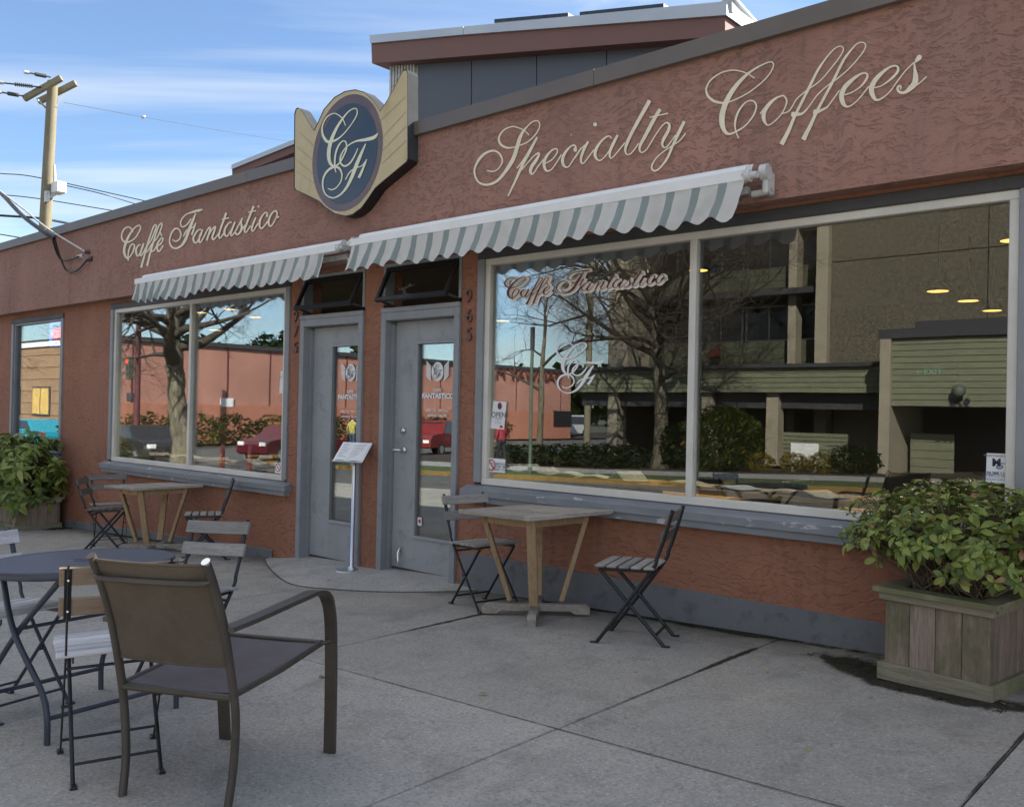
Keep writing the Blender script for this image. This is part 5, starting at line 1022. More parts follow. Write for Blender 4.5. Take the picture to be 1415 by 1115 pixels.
mb = MB(); c_ = along(81, 260, D_-.1); mb.box(c_, (.34, .22, .26), bev=.02); PP(mb, 'antenna_box', 'white_plastic')
mb = MB(); mb.tube([along(76, 258, D_-.1), along(75, 228, D_-.1)], [.05, .022], 8); mb.bar(along(64, 274, D_-.15), along(80, 266, D_-.1), .05, .07); mb.box(along(65, 272, D_-.17), (.12, .08, .25)); PP(mb, 'antenna_mount', 'aged_white')
def wire(label, pts, r, m='black_metal', name='overhead_cable', grp=None, n=8):
    mb = MB(); mb.tube(catmull(pts, n), r, 5); o = mb.build(name, m, None); tag(o, label, 'cable', grp); return o
wire('thin pale overhead wire with a white clamp running from pole to building', [along(88, 142, D_), along(198, 162, 24), along(300, 180, 30), along(400, 196, 36)], .006, 'dark_trim')
mb = MB(); c_ = along(198, 162, 23.9); mb.box(c_, (.16, .06, .06), bev=.01); o = mb.build('wire_clamp', 'white_plastic'); tag(o, 'small white clamp on the thin pale overhead wire', 'clamp')
G1 = 'overhead cables passing the utility pole'
for (a, b, c_, r_) in (((0, 240), (55, 246), (205, 279), .012), ((0, 269), (55, 275), (160, 292), .012), ((0, 298), (55, 302), (100, 310), .03), ((0, 324), (30, 329), (60, 334), .014), ((88, 256), (140, 268), (190, 283), .012)):
    wire('dark overhead cable crossing the sky by the utility pole', [along(*a, 21.5), along(*b, 21.5), along(*c_, 22.5)], r_, 'black_metal', grp=G1)
# service drop to the wall, with its loops
E1, E2 = onY(118, 348, YB-.05), onY(112, 356, YB-.05)
wire('pale service cable ending at a bolt on the brown band', [along(-20, 247, 13.5), along(0, 264, 13), along(34, 290, 12.4), along(66, 316, 12.0), E1], .012, 'aged_white', 'service_cable')
wire('thick black service cable sagging to the pale cable splice', [along(-20, 252, 13.6), along(0, 266, 13), along(30, 297, 12.4), along(60, 320, 12.0), along(75, 330, 11.9)], .03, 'black_metal', 'service_cable')
wire('black looped cable hanging against the band below the splice', [along(72, 328, 11.9), onY(78, 348, YB-.15), onY(86, 360, YB-.06), onY(98, 359, YB-.05), onY(108, 355, YB-.05)], .014, 'black_metal', 'cable_loop')
wire('lower black cable loop drooping to a dark conduit head', [along(76, 332, 11.9), onY(82, 352, YB-.12), onY(92, 374, YB-.05), onY(106, 374, YB-.05), onY(119, 361, YB-.05)], .012, 'black_metal', 'cable_loop')
for lb, p, m in (('white conduit cap where a cable enters the brown band', onY(107, 355, YB-.03), 'aged_white'), ('black conduit head where the lower loop enters the band', onY(120, 359, YB-.03), 'black_metal')):
    mb = MB(); mb.tube([p, p+Vector((.10, .04, .01))], [.02, .035], 8); o = mb.build('conduit_head', m); tag(o, lb, 'conduit')
mb = MB(); mb.tube([E1+Vector((-.02, 0, 0)), E1+Vector((.02, .06, 0))], .025, 8); o = mb.build('wall_bolt', 'dark_trim'); tag(o, 'dark bolt anchoring the pale service cable to the band', 'bolt')
# ================================================================== NOTICES ON THE GLASS
def notice(label, corners, m='paper', Y=.0385, lines=(), th=.0015):
    ps = [onY(*c_, Y) for c_ in corners]; c0 = sum(ps, Vector())/4
    t = thing('window_notice', label, 'notice', c0); mb = MB(); mb.prism(ps, (0, th, 0)); mb.build('sheet', m, t, world=True)
    for (txt, px_, py_, size, mm, bold) in lines:
        p = onY(px_, py_, Y-.002)-c0; text_obj('print', txt, size, mm, p, t, bold=bold)
    return t
notice('white card taped low on the glass with a red prohibition ring', [(668, 651), (668.5, 632), (698, 634.5), (698, 653.5)], lines=[('NO SMOKING', 689, 641, .026, 'faded_ink', .0003), ('WITHIN 7M', 689, 645, .026, 'faded_ink', .0003), ('THANK YOU', 689, 649, .026, 'faded_ink', .0003)])
def ring(px_, py_, r, Y, m, t, loc0):
    c_ = onY(px_, py_, Y)-loc0; mb = MB(); N = 28
    for i in range(N):
        a, b = 2*math.pi*i/N, 2*math.pi*(i+1)/N; mb.add([c_+Vector((math.cos(q)*k, 0, math.sin(q)*k)) for q, k in ((a, r), (b, r), (b, r*.8), (a, r*.8))], [(0,1,2,3)])
    mb.bar(c_+Vector((-r*.6, 0, r*.6)), c_+Vector((r*.6, 0, -r*.6)), .0005, r*.2, up=(1, 0, 1)); mb.build('ring_symbol', m, t, fixn=False)
nt = [o for o in C.objects if o.name.startswith('window_notice')][-1]; ring(679, 642.5, .045, .036, 'ink_red', nt, nt.location)
notice('tall white card reading OPEN hung inside the large window', [(677.5, 592), (682, 554), (700, 555.5), (696.5, 593.5)], lines=[('OPEN', 689, 573.5, .06, 'faded_ink', .001), ('TODAY', 689, 579, .022, 'faded_ink', 0), ('7 TO 7', 688, 584.5, .022, 'faded_ink', 0)])
nt = [o for o in C.objects if o.name.startswith('window_notice')][-1]
mb = MB(); c_ = onY(690.5, 561, .036)-nt.location; mb.add([c_+Vector((.022*math.cos(q*.3927), 0, .028*math.sin(q*.3927))) for q in range(16)], [list(range(16))]); mb.build('emblem', 'maroon_vinyl', nt, fixn=False)
mb = MB(); c_ = onY(692.5, 589.5, .036)-nt.location; mb.add([c_+Vector((.018*math.cos(q*.3927), 0, .010*math.sin(q*.3927))) for q in range(16)], [list(range(16))]); mb.build('emblem', 'ink_red', nt, fixn=False)
nt = notice('white sticker with dark M and blue swirl beside the window frame', [(1362, 666), (1363.5, 626), (1391.5, 627), (1390, 668)], lines=[('MAINTAINED BY', 1377.5, 630, .017, 'faded_ink', .0002), ('M', 1377, 639.5, .055, 'ink', .0022), ('250.388.1180', 1377, 654, .022, 'ink_blue', .0003), ('1.800.512.3080', 1377, 657.5, .017, 'faded_ink', 0), ('WINDOW CLEANING', 1377, 662.5, .014, 'faded_ink', 0)])
mb = ink([[(1389, 641, .6), (1385, 640.2, 1.0), (1380, 642, 1.4), (1377.5, 645, 1.5), (1379, 647, 1.4), (1383.5, 646.8, 1.3), (1385.5, 644.5, 1.2), (1383, 642.8, .8)]], .036); mb.build('swirl', 'ink_blue', nt, world=True, fixn=False)
notice('white notice high on the glass next to the mullion of the left window', [(386, 543), (388, 513), (396, 513), (395.5, 545)], lines=[('NOTICE', 391.5, 521, .03, 'faded_ink', 0)])
nt = notice('small white card low in the left window with a red ring', [(380, 653), (380.5, 639), (393, 640), (392.5, 655)], lines=[])
ring(384, 646, .045, .036, 'ink_red', nt, nt.location)
nt = notice('small square sticker low on the door glass', [(577, 725.5), (577, 714.5), (582.5, 715), (582.5, 726.5)], Y=.098); mb = MB(); c_ = onY(579.8, 720, .096)-nt.location; mb.add([c_+Vector((.016*math.cos(q*1.0472), 0, .02*math.sin(q*1.0472))) for q in range(6)], [list(range(6))]); mb.build('emblem', 'ink_red', nt, fixn=False)
# neon open sign in the narrow window
nn_ = thing('neon_sign', 'neon OPEN sign with blue border hanging in the narrow window', 'neon sign', (-13.42, .12, 2.36))
mb = MB(); a = [(-.32, 0, .16), (.32, 0, .16), (.32, 0, -.16), (-.32, 0, -.16)]
for i in range(4): mb.tube([a[i], a[(i+1) % 4]], .014, 8)
mb.build('border_tube', 'neon_blue', nn_); text_obj('neon_letters', 'OPEN', .22, 'neon_red', (0, -.002, 0), nn_, bold=.004, extrude=.004, sx=.95)
mb = MB(); mb.tube([(0, 0, .16), (0, 0, .5)], .006, 6); mb.build('hanger', 'black_metal', nn_)
# ================================================================== INSIDE: counters, papers, lamps, furniture
def counter(label, x0, x1, z, dep):
    t = thing('window_counter', label, 'counter', ((x0+x1)/2, .2, z)); mb = MB(); mb.box(((x0+x1)/2, .13+dep/2, z-.02), (x1-x0, dep, .035), bev=.004); mb.build('shelf', 'counter_wood', t, world=True)
    for k in range(4):
        mb = MB(); xk = x0+.3+(x1-x0-.6)*k/3; mb.box((xk, .13+dep*.6, (z-.04+.05)/2), (.05, .05, z-.09)); mb.build('leg', 'counter_wood', t, world=True)
counter('wooden ledge inside the large lettered window', -4.85, -1.1, .905, .45); counter('wooden ledge inside the two-pane window under the short awning', -11.35, -7.65, .745, .45)
rp = random.Random(5)
for k in range(20):
    if k < 12: x, z = -4.75+.29*k+rp.uniform(-.1, .1), .907
    else: x, z = -11.1+.42*(k-12)+rp.uniform(-.1, .1), .747
    m = rp.choice(['paper', 'newsprint', 'paper_blue', 'newsprint', 'paper']); cv = rp.uniform(.01, .06); ww, hh = rp.uniform(.28, .4), rp.uniform(.2, .28)
    mb = MB()
    for o_ in (0, .004): mb.grid(lambda u, v: Vector(((u-.5)*ww, (v-.5)*hh, .004+o_+cv*math.sin(math.pi*min(1, u*1.3))**2)), 10, 2)
    o = mb.build('newspaper', m); o.location = (x, .27+rp.uniform(-.04, .06), z); o.rotation_euler = (0, 0, rp.uniform(-.6, .6))
    tag(o, 'loose newspaper lying on the wooden ledge behind the window glass', 'newspaper', 'newspapers on the window ledges')
mg = thing('mug', 'white mug standing on the ledge inside the two-pane window', 'mug', (onY(203, 628, .25).x, .25, .747)); mb = MB(); mb.lathe([(0, .006), (.04, .004), (.042, .10), (.038, .10), (.036, .01), (0, .01)], n=20); mb.build('cup', 'ceramic', mg); mb = MB(); mb.tube([(.04, 0, .08), (.07, 0, .07), (.072, 0, .04), (.04, 0, .025)], .006, 6); mb.build('handle', 'ceramic', mg)
bxo = thing('wooden_tray', 'shallow wooden tray beside the mug on the window ledge', 'tray', (onY(200, 637, .27).x-.1, .28, .747)); mb = MB(); mb.box((0, 0, .01), (.7, .22, .02)); mb.box((0, -.11, .03), (.7, .015, .06)); mb.box((0, .11, .03), (.7, .015, .06)); mb.build('tray_body', 'counter_wood', bxo)
for k, (px_, py_) in enumerate(((1296, 400.5), (1338, 414), (1371, 427.5), (1400, 330), (694, 442), (278, 422), (240, 427), (352, 437), (285, 448), (296, 455), (965, 372), (352, 438))):
    p = onZ(px_, py_, 2.34)
    if p.y < .6: p = onZ(px_, py_, 2.55)
    p.y = min(max(p.y, .6), 4.6)
    t = thing('pendant_lamp', 'round amber pendant lamp glowing inside the dim cafe', 'pendant lamp', p, 0, 'amber pendant lamps inside the cafe'); mb = MB(); mb.lathe([(.0, -.012), (.072, -.012), (.075, 0)], n=20); mb.build('diffuser', 'lamp_glow', t); mb = MB(); mb.lathe([(.075, -.012), (.09, -.014), (.09, .0), (.03, .06), (0, .07)], n=20); mb.build('shade', 'black_metal', t); mb = MB(); mb.tube([(0, 0, .06), (0, 0, 2.84-p.z)], .002, 5); mb.build('cord', 'black_metal', t)
    if k in (0, 1, 2, 4, 5, 7, 8, 10):
        ld = bpy.data.lights.new('lamp_light', 'SPOT'); ld.energy = 30; ld.color = (1, .80, .55); ld.spot_size = R_(150); ld.spot_blend = .6; ld.shadow_soft_size = .06; lo_ = bpy.data.objects.new('lamp_light', ld); C.objects.link(lo_); lo_.parent = t; lo_.location = (0, 0, -.03)
ex = thing('exit_sign', 'small green EXIT sign inside the dim cafe', 'exit sign', onY(1284, 514, 5.9)); text_obj('letters', '←EXIT', .10, 'exit_green', (0, -.02, 0), ex); mb = MB(); mb.box((0, .02, 0), (.6, .05, .24)); mb.build('housing', 'dark_trim', ex)
for (x, y) in ((-3.6, 1.2), (-2.1, 1.3), (-5.6, 1.6), (-9.6, 1.3)):
    t = thing('indoor_table', 'small indoor cafe table with wooden top behind the glass', 'table', (x, y, .05), 0, 'indoor cafe tables'); mb = MB(); mb.box((0, 0, .70), (.65, .65, .03), bev=.004); mb.build('table_top', 'counter_wood', t); mb = MB(); mb.lathe([(.25, 0), (.25, .02), (.035, .04), (.03, .69)], n=16); mb.build('pedestal', 'black_metal', t)
    for sg in (-1, 1):
        c_ = thing('indoor_chair', 'dark indoor chair at a small cafe table behind the glass', 'chair', (x+sg*.55, y+.05, .05), sg*math.pi/2, 'dark indoor chairs'); mb = MB(); mb.box((0, 0, .45), (.40, .40, .03), bev=.01); mb.build('seat', 'black_metal', c_); mb = MB(); mb.box((0, -.20, .72), (.40, .02, .30), bev=.008); mb.build('backrest', 'black_metal', c_)
        for a in (-1, 1):
            for b in (-1, 1): mb = MB(); mb.tube([(a*.18, b*.18, 0), (a*.17, b*.18, .45 if b > 0 else .87)], .012, 6); mb.build('leg', 'black_metal', c_)
# ================================================================== ACROSS THE STREET (seen in the shop windows)
YM = .045
def mir(p): return Vector((p.x, 2*YM-p.y, p.z))
def V(px_, py_, Yv): return mir(onY(px_, py_, Yv))              # a point seen in the glass, at virtual depth Yv behind it
def VG(px_, depth_y): r = wray(px_, 600); t = (depth_y-CAM.y)/r.y; p = CAM+r*t; return Vector((p.x, 2*YM-p.y, g(p.x)))
# ---- concrete and siding apartment house opposite
ap = thing('apartment_house', 'pebble-dashed apartment house with green siding and a covered entrance', 'building', VG(1200, 22))
def AP(mb, name, m, parent=None): return mb.build(name, m, parent or ap, world=True)
zg = ap.location.z
xa, xb = V(1144, 400, 24).x, V(1400, 400, 24).x+9; yw = 2*YM-24
for k in range(3):
    for j in range(3):
        a = xa+(xb-xa)*k/3; b = xa+(xb-xa)*(k+1)/3; z0 = zg+3.05+3.7*j; mb = MB(); mb.box(((a+b)/2, yw-.15, z0+1.85), (b-a-.03, .3, 3.67)); AP(mb, 'concrete_panel', 'pebble_stucco')
mb = MB(); mb.box(((xa+xb)/2, yw-1.2, zg+6.8), (xb-xa-.2, 1.6, 13.4)); AP(mb, 'core_wall', 'tan_stucco')
xp = V(1138, 400, 23.9).x; mb = MB(); mb.box(((xp+xa)/2-.05, yw, zg+7), (xa-xp+.3, .5, 14)); AP(mb, 'pilaster', 'tan_stucco')
# balcony bay to the left
x0 = V(866, 400, 24).x; ybk = yw-2.2
mb = MB(); mb.box(((x0+xp)/2, ybk-.1, zg+7), (xp-x0, .2, 14)); AP(mb, 'bay_wall', 'dark_trim')  # bay wall coloured dark in place of the recess's shade
mb = MB(); mb.box((x0-.3, yw-1.2, zg+4.4), (.9, 2.6, 8.8)); AP(mb, 'pilaster', 'tan_stucco')
xc = V(1082, 400, 23.9).x; mb = MB(); mb.box((xc, yw-.9, zg+7), (.3, .5, 14)); AP(mb, 'pilaster', 'tan_stucco')
zl = [V(1100, q, 24).z for q in (395, 352)]; 
for lvl in (zg+3.3, zg+6.0, zg+8.7):
    for k in range(4):
        mb = MB(); mb.box(((x0+xp)/2, ybk+.7, lvl+.13+.26*k), (xp-x0, .06, .245)); AP(mb, 'siding_board', 'bay_boards_shaded')
    mb = MB(); mb.box(((x0+xp)/2, yw-1.2, lvl-.05), (xp-x0, 2.0, .2)); AP(mb, 'balcony_slab', 'dark_trim')
    for k in range(4):
        mb = MB(); xk = x0+(xp-x0)*(k+.5)/4; w_ = MB(); mb.box((xk, ybk+.03, lvl+1.75), (1.9, .08, 1.35)); w = AP(mb, 'window', 'white_frame'); mb = MB(); mb.box((xk-.45, ybk+.075, lvl+1.75), (.82, .02, 1.2)); AP(mb, 'pane', 'car_glass', w); mb = MB(); mb.box((xk+.45, ybk+.075, lvl+1.75), (.82, .02, 1.2)); AP(mb, 'pane', 'car_glass', w)
for k, pxk in enumerate((945, 975)):
    p = V(pxk, 500, 24.5); t = thing('balcony_chair', 'red chair on a balcony of the house opposite', 'chair', (p.x, yw-1.0, zg+3.35), 0, 'red balcony chairs'); mb = MB(); mb.box((0, 0, .42), (.45, .45, .06), bev=.02); mb.build('seat', 'rack_red', t); mb = MB(); mb.box((0, -.2, .62), (.45, .05, .42), bev=.02); mb.build('backrest', 'rack_red', t)
# podium with siding fascia and open entrance
yp = 2*YM-22; x0p, x1p = V(795, 520, 22).x, V(1216, 520, 22).x; zt_, zb_ = V(1150, 507, 22).z, V(1150, 543, 22).z; n = 5
for k in range(n):
    mb = MB(); h_ = (zt_-zb_)/n; mb.box(((x0p+x1p)/2, yp-.03, zb_+h_*(k+.5)), (x1p-x0p, .06, h_-.018), Matrix.Rotation(R_(3), 4, 'X')); AP(mb, 'siding_board', 'green_siding')
mb = MB(); mb.box(((x0p+x1p)/2, yp-1.0, (zt_+zb_)/2), (x1p-x0p-.02, 1.8, zt_-zb_-.02)); AP(mb, 'fascia_core', 'green_siding_dark'); mb = MB(); mb.box(((x0p+x1p)/2, yp-1.0, zt_+.06), (x1p-x0p+.1, 2.3, .12)); AP(mb, 'roof_edge', 'dark_roof')
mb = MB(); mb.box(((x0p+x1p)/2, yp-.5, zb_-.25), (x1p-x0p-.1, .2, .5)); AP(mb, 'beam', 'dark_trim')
mb = MB(); mb.box(((x0p+x1p)/2, yp-4.4, (zg+zb_)/2), (x1p-x0p, .2, zb_-zg)); AP(mb, 'carport_wall', 'dark_trim'); mb = MB(); mb.box(((x0p+x1p)/2, yp-2.2, zb_+.3), (x1p-x0p, 4.2, .1)); AP(mb, 'carport_ceiling', 'near_black')  # carport's shade put into near-black wall and ceiling colours
a, b = V(1078, 600, 23.2).x, V(1172, 600, 23.2).x; z1_ = V(1120, 598, 23.2).z
for k in range(8):
    mb = MB(); h_ = (z1_-zg)/8; mb.box(((a+b)/2, 2*YM-23.2, zg+h_*(k+.5)), (b-a, .06, h_-.02)); AP(mb, 'siding_board', 'green_siding')
for pxk in (1070, 850, 980):
    p = V(pxk, 600, 22.4); mb = MB(); mb.box((p.x, p.y, (zg+zb_)/2), (.42, .42, zb_-zg)); AP(mb, 'column', 'tan_stucco')
# taller entrance block
ye = 2*YM-20.6; xc0, xs0 = V(1217, 520, 20.6).x, V(1232, 520, 20.6).x; xs1 = V(1400, 520, 20.6).x+3; zt_, zb_ = V(1300, 466, 20.6).z, V(1300, 562, 20.6).z; n = 11
for k in range(n):
    mb = MB(); h_ = (zt_-zb_)/n; mb.box(((xs0+xs1)/2, ye-.04, zb_+h_*(k+.5)), (xs1-xs0, .06, h_-.016), Matrix.Rotation(R_(3), 4, 'X')); AP(mb, 'siding_board', 'green_siding')
mb = MB(); mb.box(((xs0+xs1)/2, ye-.3, (zt_+zb_)/2), (xs1-xs0, .4, zt_-zb_-.02)); AP(mb, 'block_core', 'green_siding_dark'); mb = MB(); mb.box(((xc0+xs1)/2, ye-1.4, zt_+.14), (xs1-xc0+.1, 3.0, .26)); AP(mb, 'roof_edge', 'dark_roof'); mb = MB(); mb.box(((xs0+xs1)/2+.6, ye-1.2, zt_+.36), (xs1-xs0, 2.4, .2)); AP(mb, 'roof_edge', 'dark_roof')
mb = MB(); mb.box(((xc0+xs0)/2, ye-1.2, (zg+zt_)/2), (xs0-xc0, 2.6, zt_-zg)); AP(mb, 'column', 'tan_stucco')
mb = MB(); mb.box(((xs0+xs1)/2, ye-2.9, (zg+zb_)/2), (xs1-xs0, .2, zb_-zg)); AP(mb, 'entrance_wall', 'dark_trim')  # shade of the entrance put into this wall's dark colour
a, b = V(1258, 640, 21.8).x, V(1318, 640, 21.8).x
for k in range(5): mb = MB(); mb.box(((a+b)/2, 2*YM-21.8, zg+.13+.24*k), (b-a, .06, .225)); AP(mb, 'siding_board', 'green_siding')
p = V(1326, 540, 20.5); mb = MB(); mb.lathe([(0, .16), (.10, .13), (.17, .05), (.18, 0), (.14, -.03), (0, -.04)], n=16); o = mb.build('wall_lamp', 'green_pole'); o.location = p+Vector((0, .08, 0)); o.rotation_euler = (R_(-70), 0, 0); tag(o, 'oval bulkhead lamp on the green siding opposite', 'lamp')
text_obj('house_number', '970', .34, 'ink', V(1327, 557, 20.6)+Vector((0, .03, 0))-ap.location, ap, '+y', bold=.004, extrude=.01)
rs_ = thing('real_estate_sign', 'small white board sign in the planting bed opposite', 'sign', VG(1112, 20.3)); mb = MB(); mb.box((0, 0, .62), (.85, .03, .5), bev=.004); mb.build('board', 'white_plastic', rs_); mb = MB(); mb.box((-.35, 0, .2), (.05, .05, .45)); mb.box((.35, 0, .2), (.05, .05, .45)); mb.build('post', 'white_plastic', rs_)
# ---- the long market hall down the street
X0 = -47.0
mk = thing('market_hall', 'long terracotta market hall with raised lettering on its wall', 'building', (X0, -40, g(X0)))
def MK(mb, name, m, parent=None): return mb.build(name, m, parent or mk, world=True)
def VX(px_, py_): return mir(onX(px_, py_, X0))
ztop = VX(270, 477).z; yA, yB_ = VX(146, 480).y, VX(789, 520).y; zgm = g(X0)
mb = MB(); mb.box((X0-12, (yA+yB_)/2, (zgm+ztop)/2-.2), (24, abs(yB_-yA), ztop-zgm+.4)); MK(mb, 'wall', 'terracotta'); mb = MB(); mb.box((X0-12, (yA+yB_)/2, ztop+.1), (24.3, abs(yB_-yA)+.3, .25)); MK(mb, 'roof_edge', 'dark_roof'); mb = MB(); mb.box((X0+.03, (yA+yB_)/2, zgm+1.0), (.08, abs(yB_-yA), 2.4)); MK(mb, 'painted_dado', 'terracotta_low')
for k in range(14):
    yk = yA+(yB_-yA)*(k+.5)/14; mb = MB(); mb.box((X0+.02, yk, (zgm+ztop)/2), (.06, .05, ztop-zgm)); MK(mb, 'wall_seam', 'terracotta_letter')
# FAIRWAY MARKET on a raised board near the hall's far end
q1, q0 = VX(772, 522), VX(690, 522); sz = abs(VX(772, 514).z-VX(772, 531).z)*1.1; nlet = 'FAIRWAY MARKET'; o = text_obj('wall_lettering', nlet, sz, 'terracotta_letter', Vector((X0+.12, q1.y, q1.z))-mk.location, mk, '+x', extrude=.04, align='LEFT', bold=.0)
cur = o.dimensions.y; want = abs(q1.y-q0.y)*14/8.4
bpy.context.view_layer.update(); cur = max(v.co.y for v in o.data.vertices)-min(v.co.y for v in o.data.vertices); o.data.transform(Matrix.Diagonal((1, want/cur, 1, 1)))
mb = MB(); p, q = VX(767, 578), VX(785, 578); mb.box((X0+.06, (p.y+q.y)/2, (zgm+p.z+1)/2+.3), (.14, 2.4, 1.3)); MK(mb, 'dark_wall_slab', 'near_black')  # near-black slab standing proud of the flat wall
for k, pxk in enumerate((313,)):
    p = VX(pxk, 556); mb = MB(); mb.box((X0+.05, p.y, p.z), (.1, .8, .5)); MK(mb, 'wall_poster', 'paper')
p = VX(245, 560); mb = MB(); mb.box((X0+.06, p.y, zgm+1.1), (.12, 1.2, 2.2)); MK(mb, 'dark_wall_slab', 'near_black')  # upright near-black slab laid against the wall
ye_ = yA+.04; L_e = 24.0
for k in range(8): mb = MB(); h_ = (ztop-zgm)/8; mb.box((X0-12, ye_, zgm+h_*(k+.5)), (L_e, .06, h_-.03)); MK(mb, 'end_board', 'brown_siding')  # end wall's shade put into the colour as brown boards over terracotta
mb = MB(); mb.box((X0-12, ye_+.05, ztop-.05), (L_e+.4, .2, .28)); MK(mb, 'white_edge', 'white_plastic')
for xk in (-3.5, -8, -12.5, -17, -21.5): mb = MB(); mb.box((X0+xk, ye_+.05, zgm+2.2), (2.6, .08, 1.7)); w = MK(mb, 'window', 'dark_trim'); mb = MB(); mb.box((X0+xk-.62, ye_+.1, zgm+2.2), (1.1, .04, 1.5)); MK(mb, 'pane', 'house_yellow', w); mb = MB(); mb.box((X0+xk+.62, ye_+.1, zgm+2.2), (1.1, .04, 1.5)); MK(mb, 'pane', 'house_yellow', w)  # light from inside put into the panes as a flat yellow

# ---- brown house by the corner
hs = thing('brown_house', 'brown sided house with yellow windows beyond the corner lawn', 'house', VG(50, 30)); hs.location.z = g(-80)
def HS(mb, name, m, parent=None): return mb.build(name, m, parent or hs)
for k in range(9): mb = MB(); mb.box((0, 0, .3+.6*k), (16, 7, .585)); HS(mb, 'siding_board', 'brown_siding')
mb = MB(); mb.prism([(-8.4, 4, 5.6), (-8.4, -4, 5.6), (-8.4, 0, 7.8)], (16.8, 0, 0)); HS(mb, 'roof', 'dark_roof'); mb = MB(); mb.box((0, 3.62, 5.5), (16.8, .1, .25)); HS(mb, 'gutter', 'white_plastic')
for xk in (-5, -1.6, 1.8, 5.2): mb = MB(); mb.box((xk, 3.53, 3.0), (1.9, .1, 1.6)); w = HS(mb, 'window', 'white_frame'); mb = MB(); mb.box((xk, 3.6, 3.0), (1.7, .06, 1.4)); HS(mb, 'pane', 'house_yellow', w)
fn_ = thing('white_fence', 'white picket fence before the brown house', 'fence', VG(58, 25))
fn_.location.z = g(-70)
for k in range(36): mb = MB(); mb.box((-4.5+.25*k, 0, .8), (.12, .03, 1.6)); mb.build('picket', 'white_plastic', fn_)
mb = MB(); mb.box((0, -.04, .4), (9.2, .04, .1)); mb.box((0, -.04, 1.3), (9.2, .04, .1)); mb.build('rail', 'white_plastic', fn_)
# ---- trees with bare spring branches
def bare_tree(label, base, trunk, limbs, seed, r0, dense=0, twig='twig', depth=5, first=.55, bark='bark', buds=0, width=None):
    t = thing('bare_tree', label, 'tree', base); rnd = random.Random(seed); mt = MB(); pts = catmull(trunk, 5); k = len(pts); pts = [p+Vector((noise.noise(Vector((i*.9, seed, 0))), noise.noise(Vector((0, seed, i*.9))), 0))*r0*.22 for i, p in enumerate(pts)]; mt.tube(pts, [r0*(1.35-.35*min(1, i/3)) * (1-.45*i/k) * (1+.13*noise.noise(Vector((i*1.3, 7, seed)))) for i in range(k)], 16); mt.build('trunk', bark, t)
    mc = MB(); bud = MB()
    def grow(p, d, L, r, lv):
        n = 4; q = [p]; dd = d.copy()
        for i in range(n):
            dd = (dd+Vector((rnd.gauss(0, .22), rnd.gauss(0, .22), rnd.gauss(.04, .16)))).normalized(); q.append(q[-1]+dd*L/n)
        mc.tube(q, [max(.004, r*(1-.8*i/n)) for i in range(n+1)], 6 if lv < 2 else 4 if lv < 4 else 3, cap=False)
        if lv >= depth:
            return
        for j in range(rnd.randint(3, 4)+dense if lv < 4 else rnd.randint(3, 5)):
            u = rnd.uniform(.35, 1); i = min(n-1, int(u*n)); b = q[i].lerp(q[i+1], u*n-i); a = Vector((rnd.gauss(0, 1), rnd.gauss(0, 1), rnd.gauss(.1, .8))).normalized(); grow(b, (dd*.75+a*.75).normalized(), L*rnd.uniform(.5, .75), max(.006, r*(1-.7*u)*.72), lv+1)
    for (u, d, L, r) in limbs:
        i = min(k-2, int(u*(k-1))); grow(pts[i].lerp(pts[i+1], u*(k-1)-i), Vector(d).normalized(), L, r, 1)
    tag(mc.build('crown', twig, t, fixn=False), kind='stuff'); return t
b1 = VG(250, 7.7); 
bare_tree('old broad-trunked street tree with a forked crown at the near kerb', b1, [(0, 0, -.1), (-.05, -.1, .8), (-.35, -.1, 1.7), (-.5, -.05, 2.9), (-.6, 0, 4.0), (-.6, 0, 5.0)], [(.66, (.75, .35, .5), 3.4, .22), (.72, (-.7, -.4, .5), 2.8, .17), (.74, (.6, -.7, .35), 3.0, .16), (.8, (.9, .2, .25), 3.2, .15), (.8, (-.8, .4, .3), 2.6, .13), (.86, (.8, .6, .1), 3.2, .13), (.9, (-.3, .9, .2), 2.8, .12), (.92, (.95, -.1, .0), 3.4, .13), (.7, (-.9, .1, .1), 2.4, .09), (1, (-.2, .3, 1), 2.6, .2), (1, (.9, .3, .2), 3.2, .12)], 3, .33, depth=5)
b2 = VG(912, 20.2)
bare_tree('bare wide-spreading tree in the bed before the apartment house', b2, [(0, 0, -.1), (.05, 0, 1.5), (-.05, 0, 3.0), (-.2, 0, 4.6), (-.5, .2, 6.2)], [(.62, (-1, .2, .25), 4.0, .12), (.68, (.9, .5, .35), 4.6, .13), (.75, (-.7, .5, .6), 3.8, .12), (.8, (.9, .2, .1), 4.4, .12), (.88, (.3, .8, .5), 3.6, .11), (1, (-.5, .1, .9), 3.4, .12), (1, (.6, .1, .8), 3.6, .12), (.5, (.9, .5, .1), 3.6, .09), (.95, (-.9, .6, .3), 3.8, .1), (.7, (.4, .9, .3), 3.6, .1), (.6, (.7, .7, .3), 4.2, .1), (.66, (-.5, .9, .4), 3.4, .09), (.85, (.9, .4, .5), 4.4, .11), (.92, (.8, .6, .2), 4.6, .11), (.8, (-.9, .3, .5), 3.8, .1), (.97, (.5, .5, .7), 3.6, .1)], 8, .25, depth=5, dense=1)
b3 = VG(292, 30)
bare_tree('small bare ornamental tree before the terracotta wall', b3, [(0, 0, 0), (.1, 0, .9), (.3, 0, 1.6)], [(.8, (-.6, .2, .8), 2.2, .08), (1, (.7, .2, .6), 2.4, .08), (1, (.1, -.3, 1), 2.2, .08)], 5, .12, depth=4)
b4 = VG(745, 27)
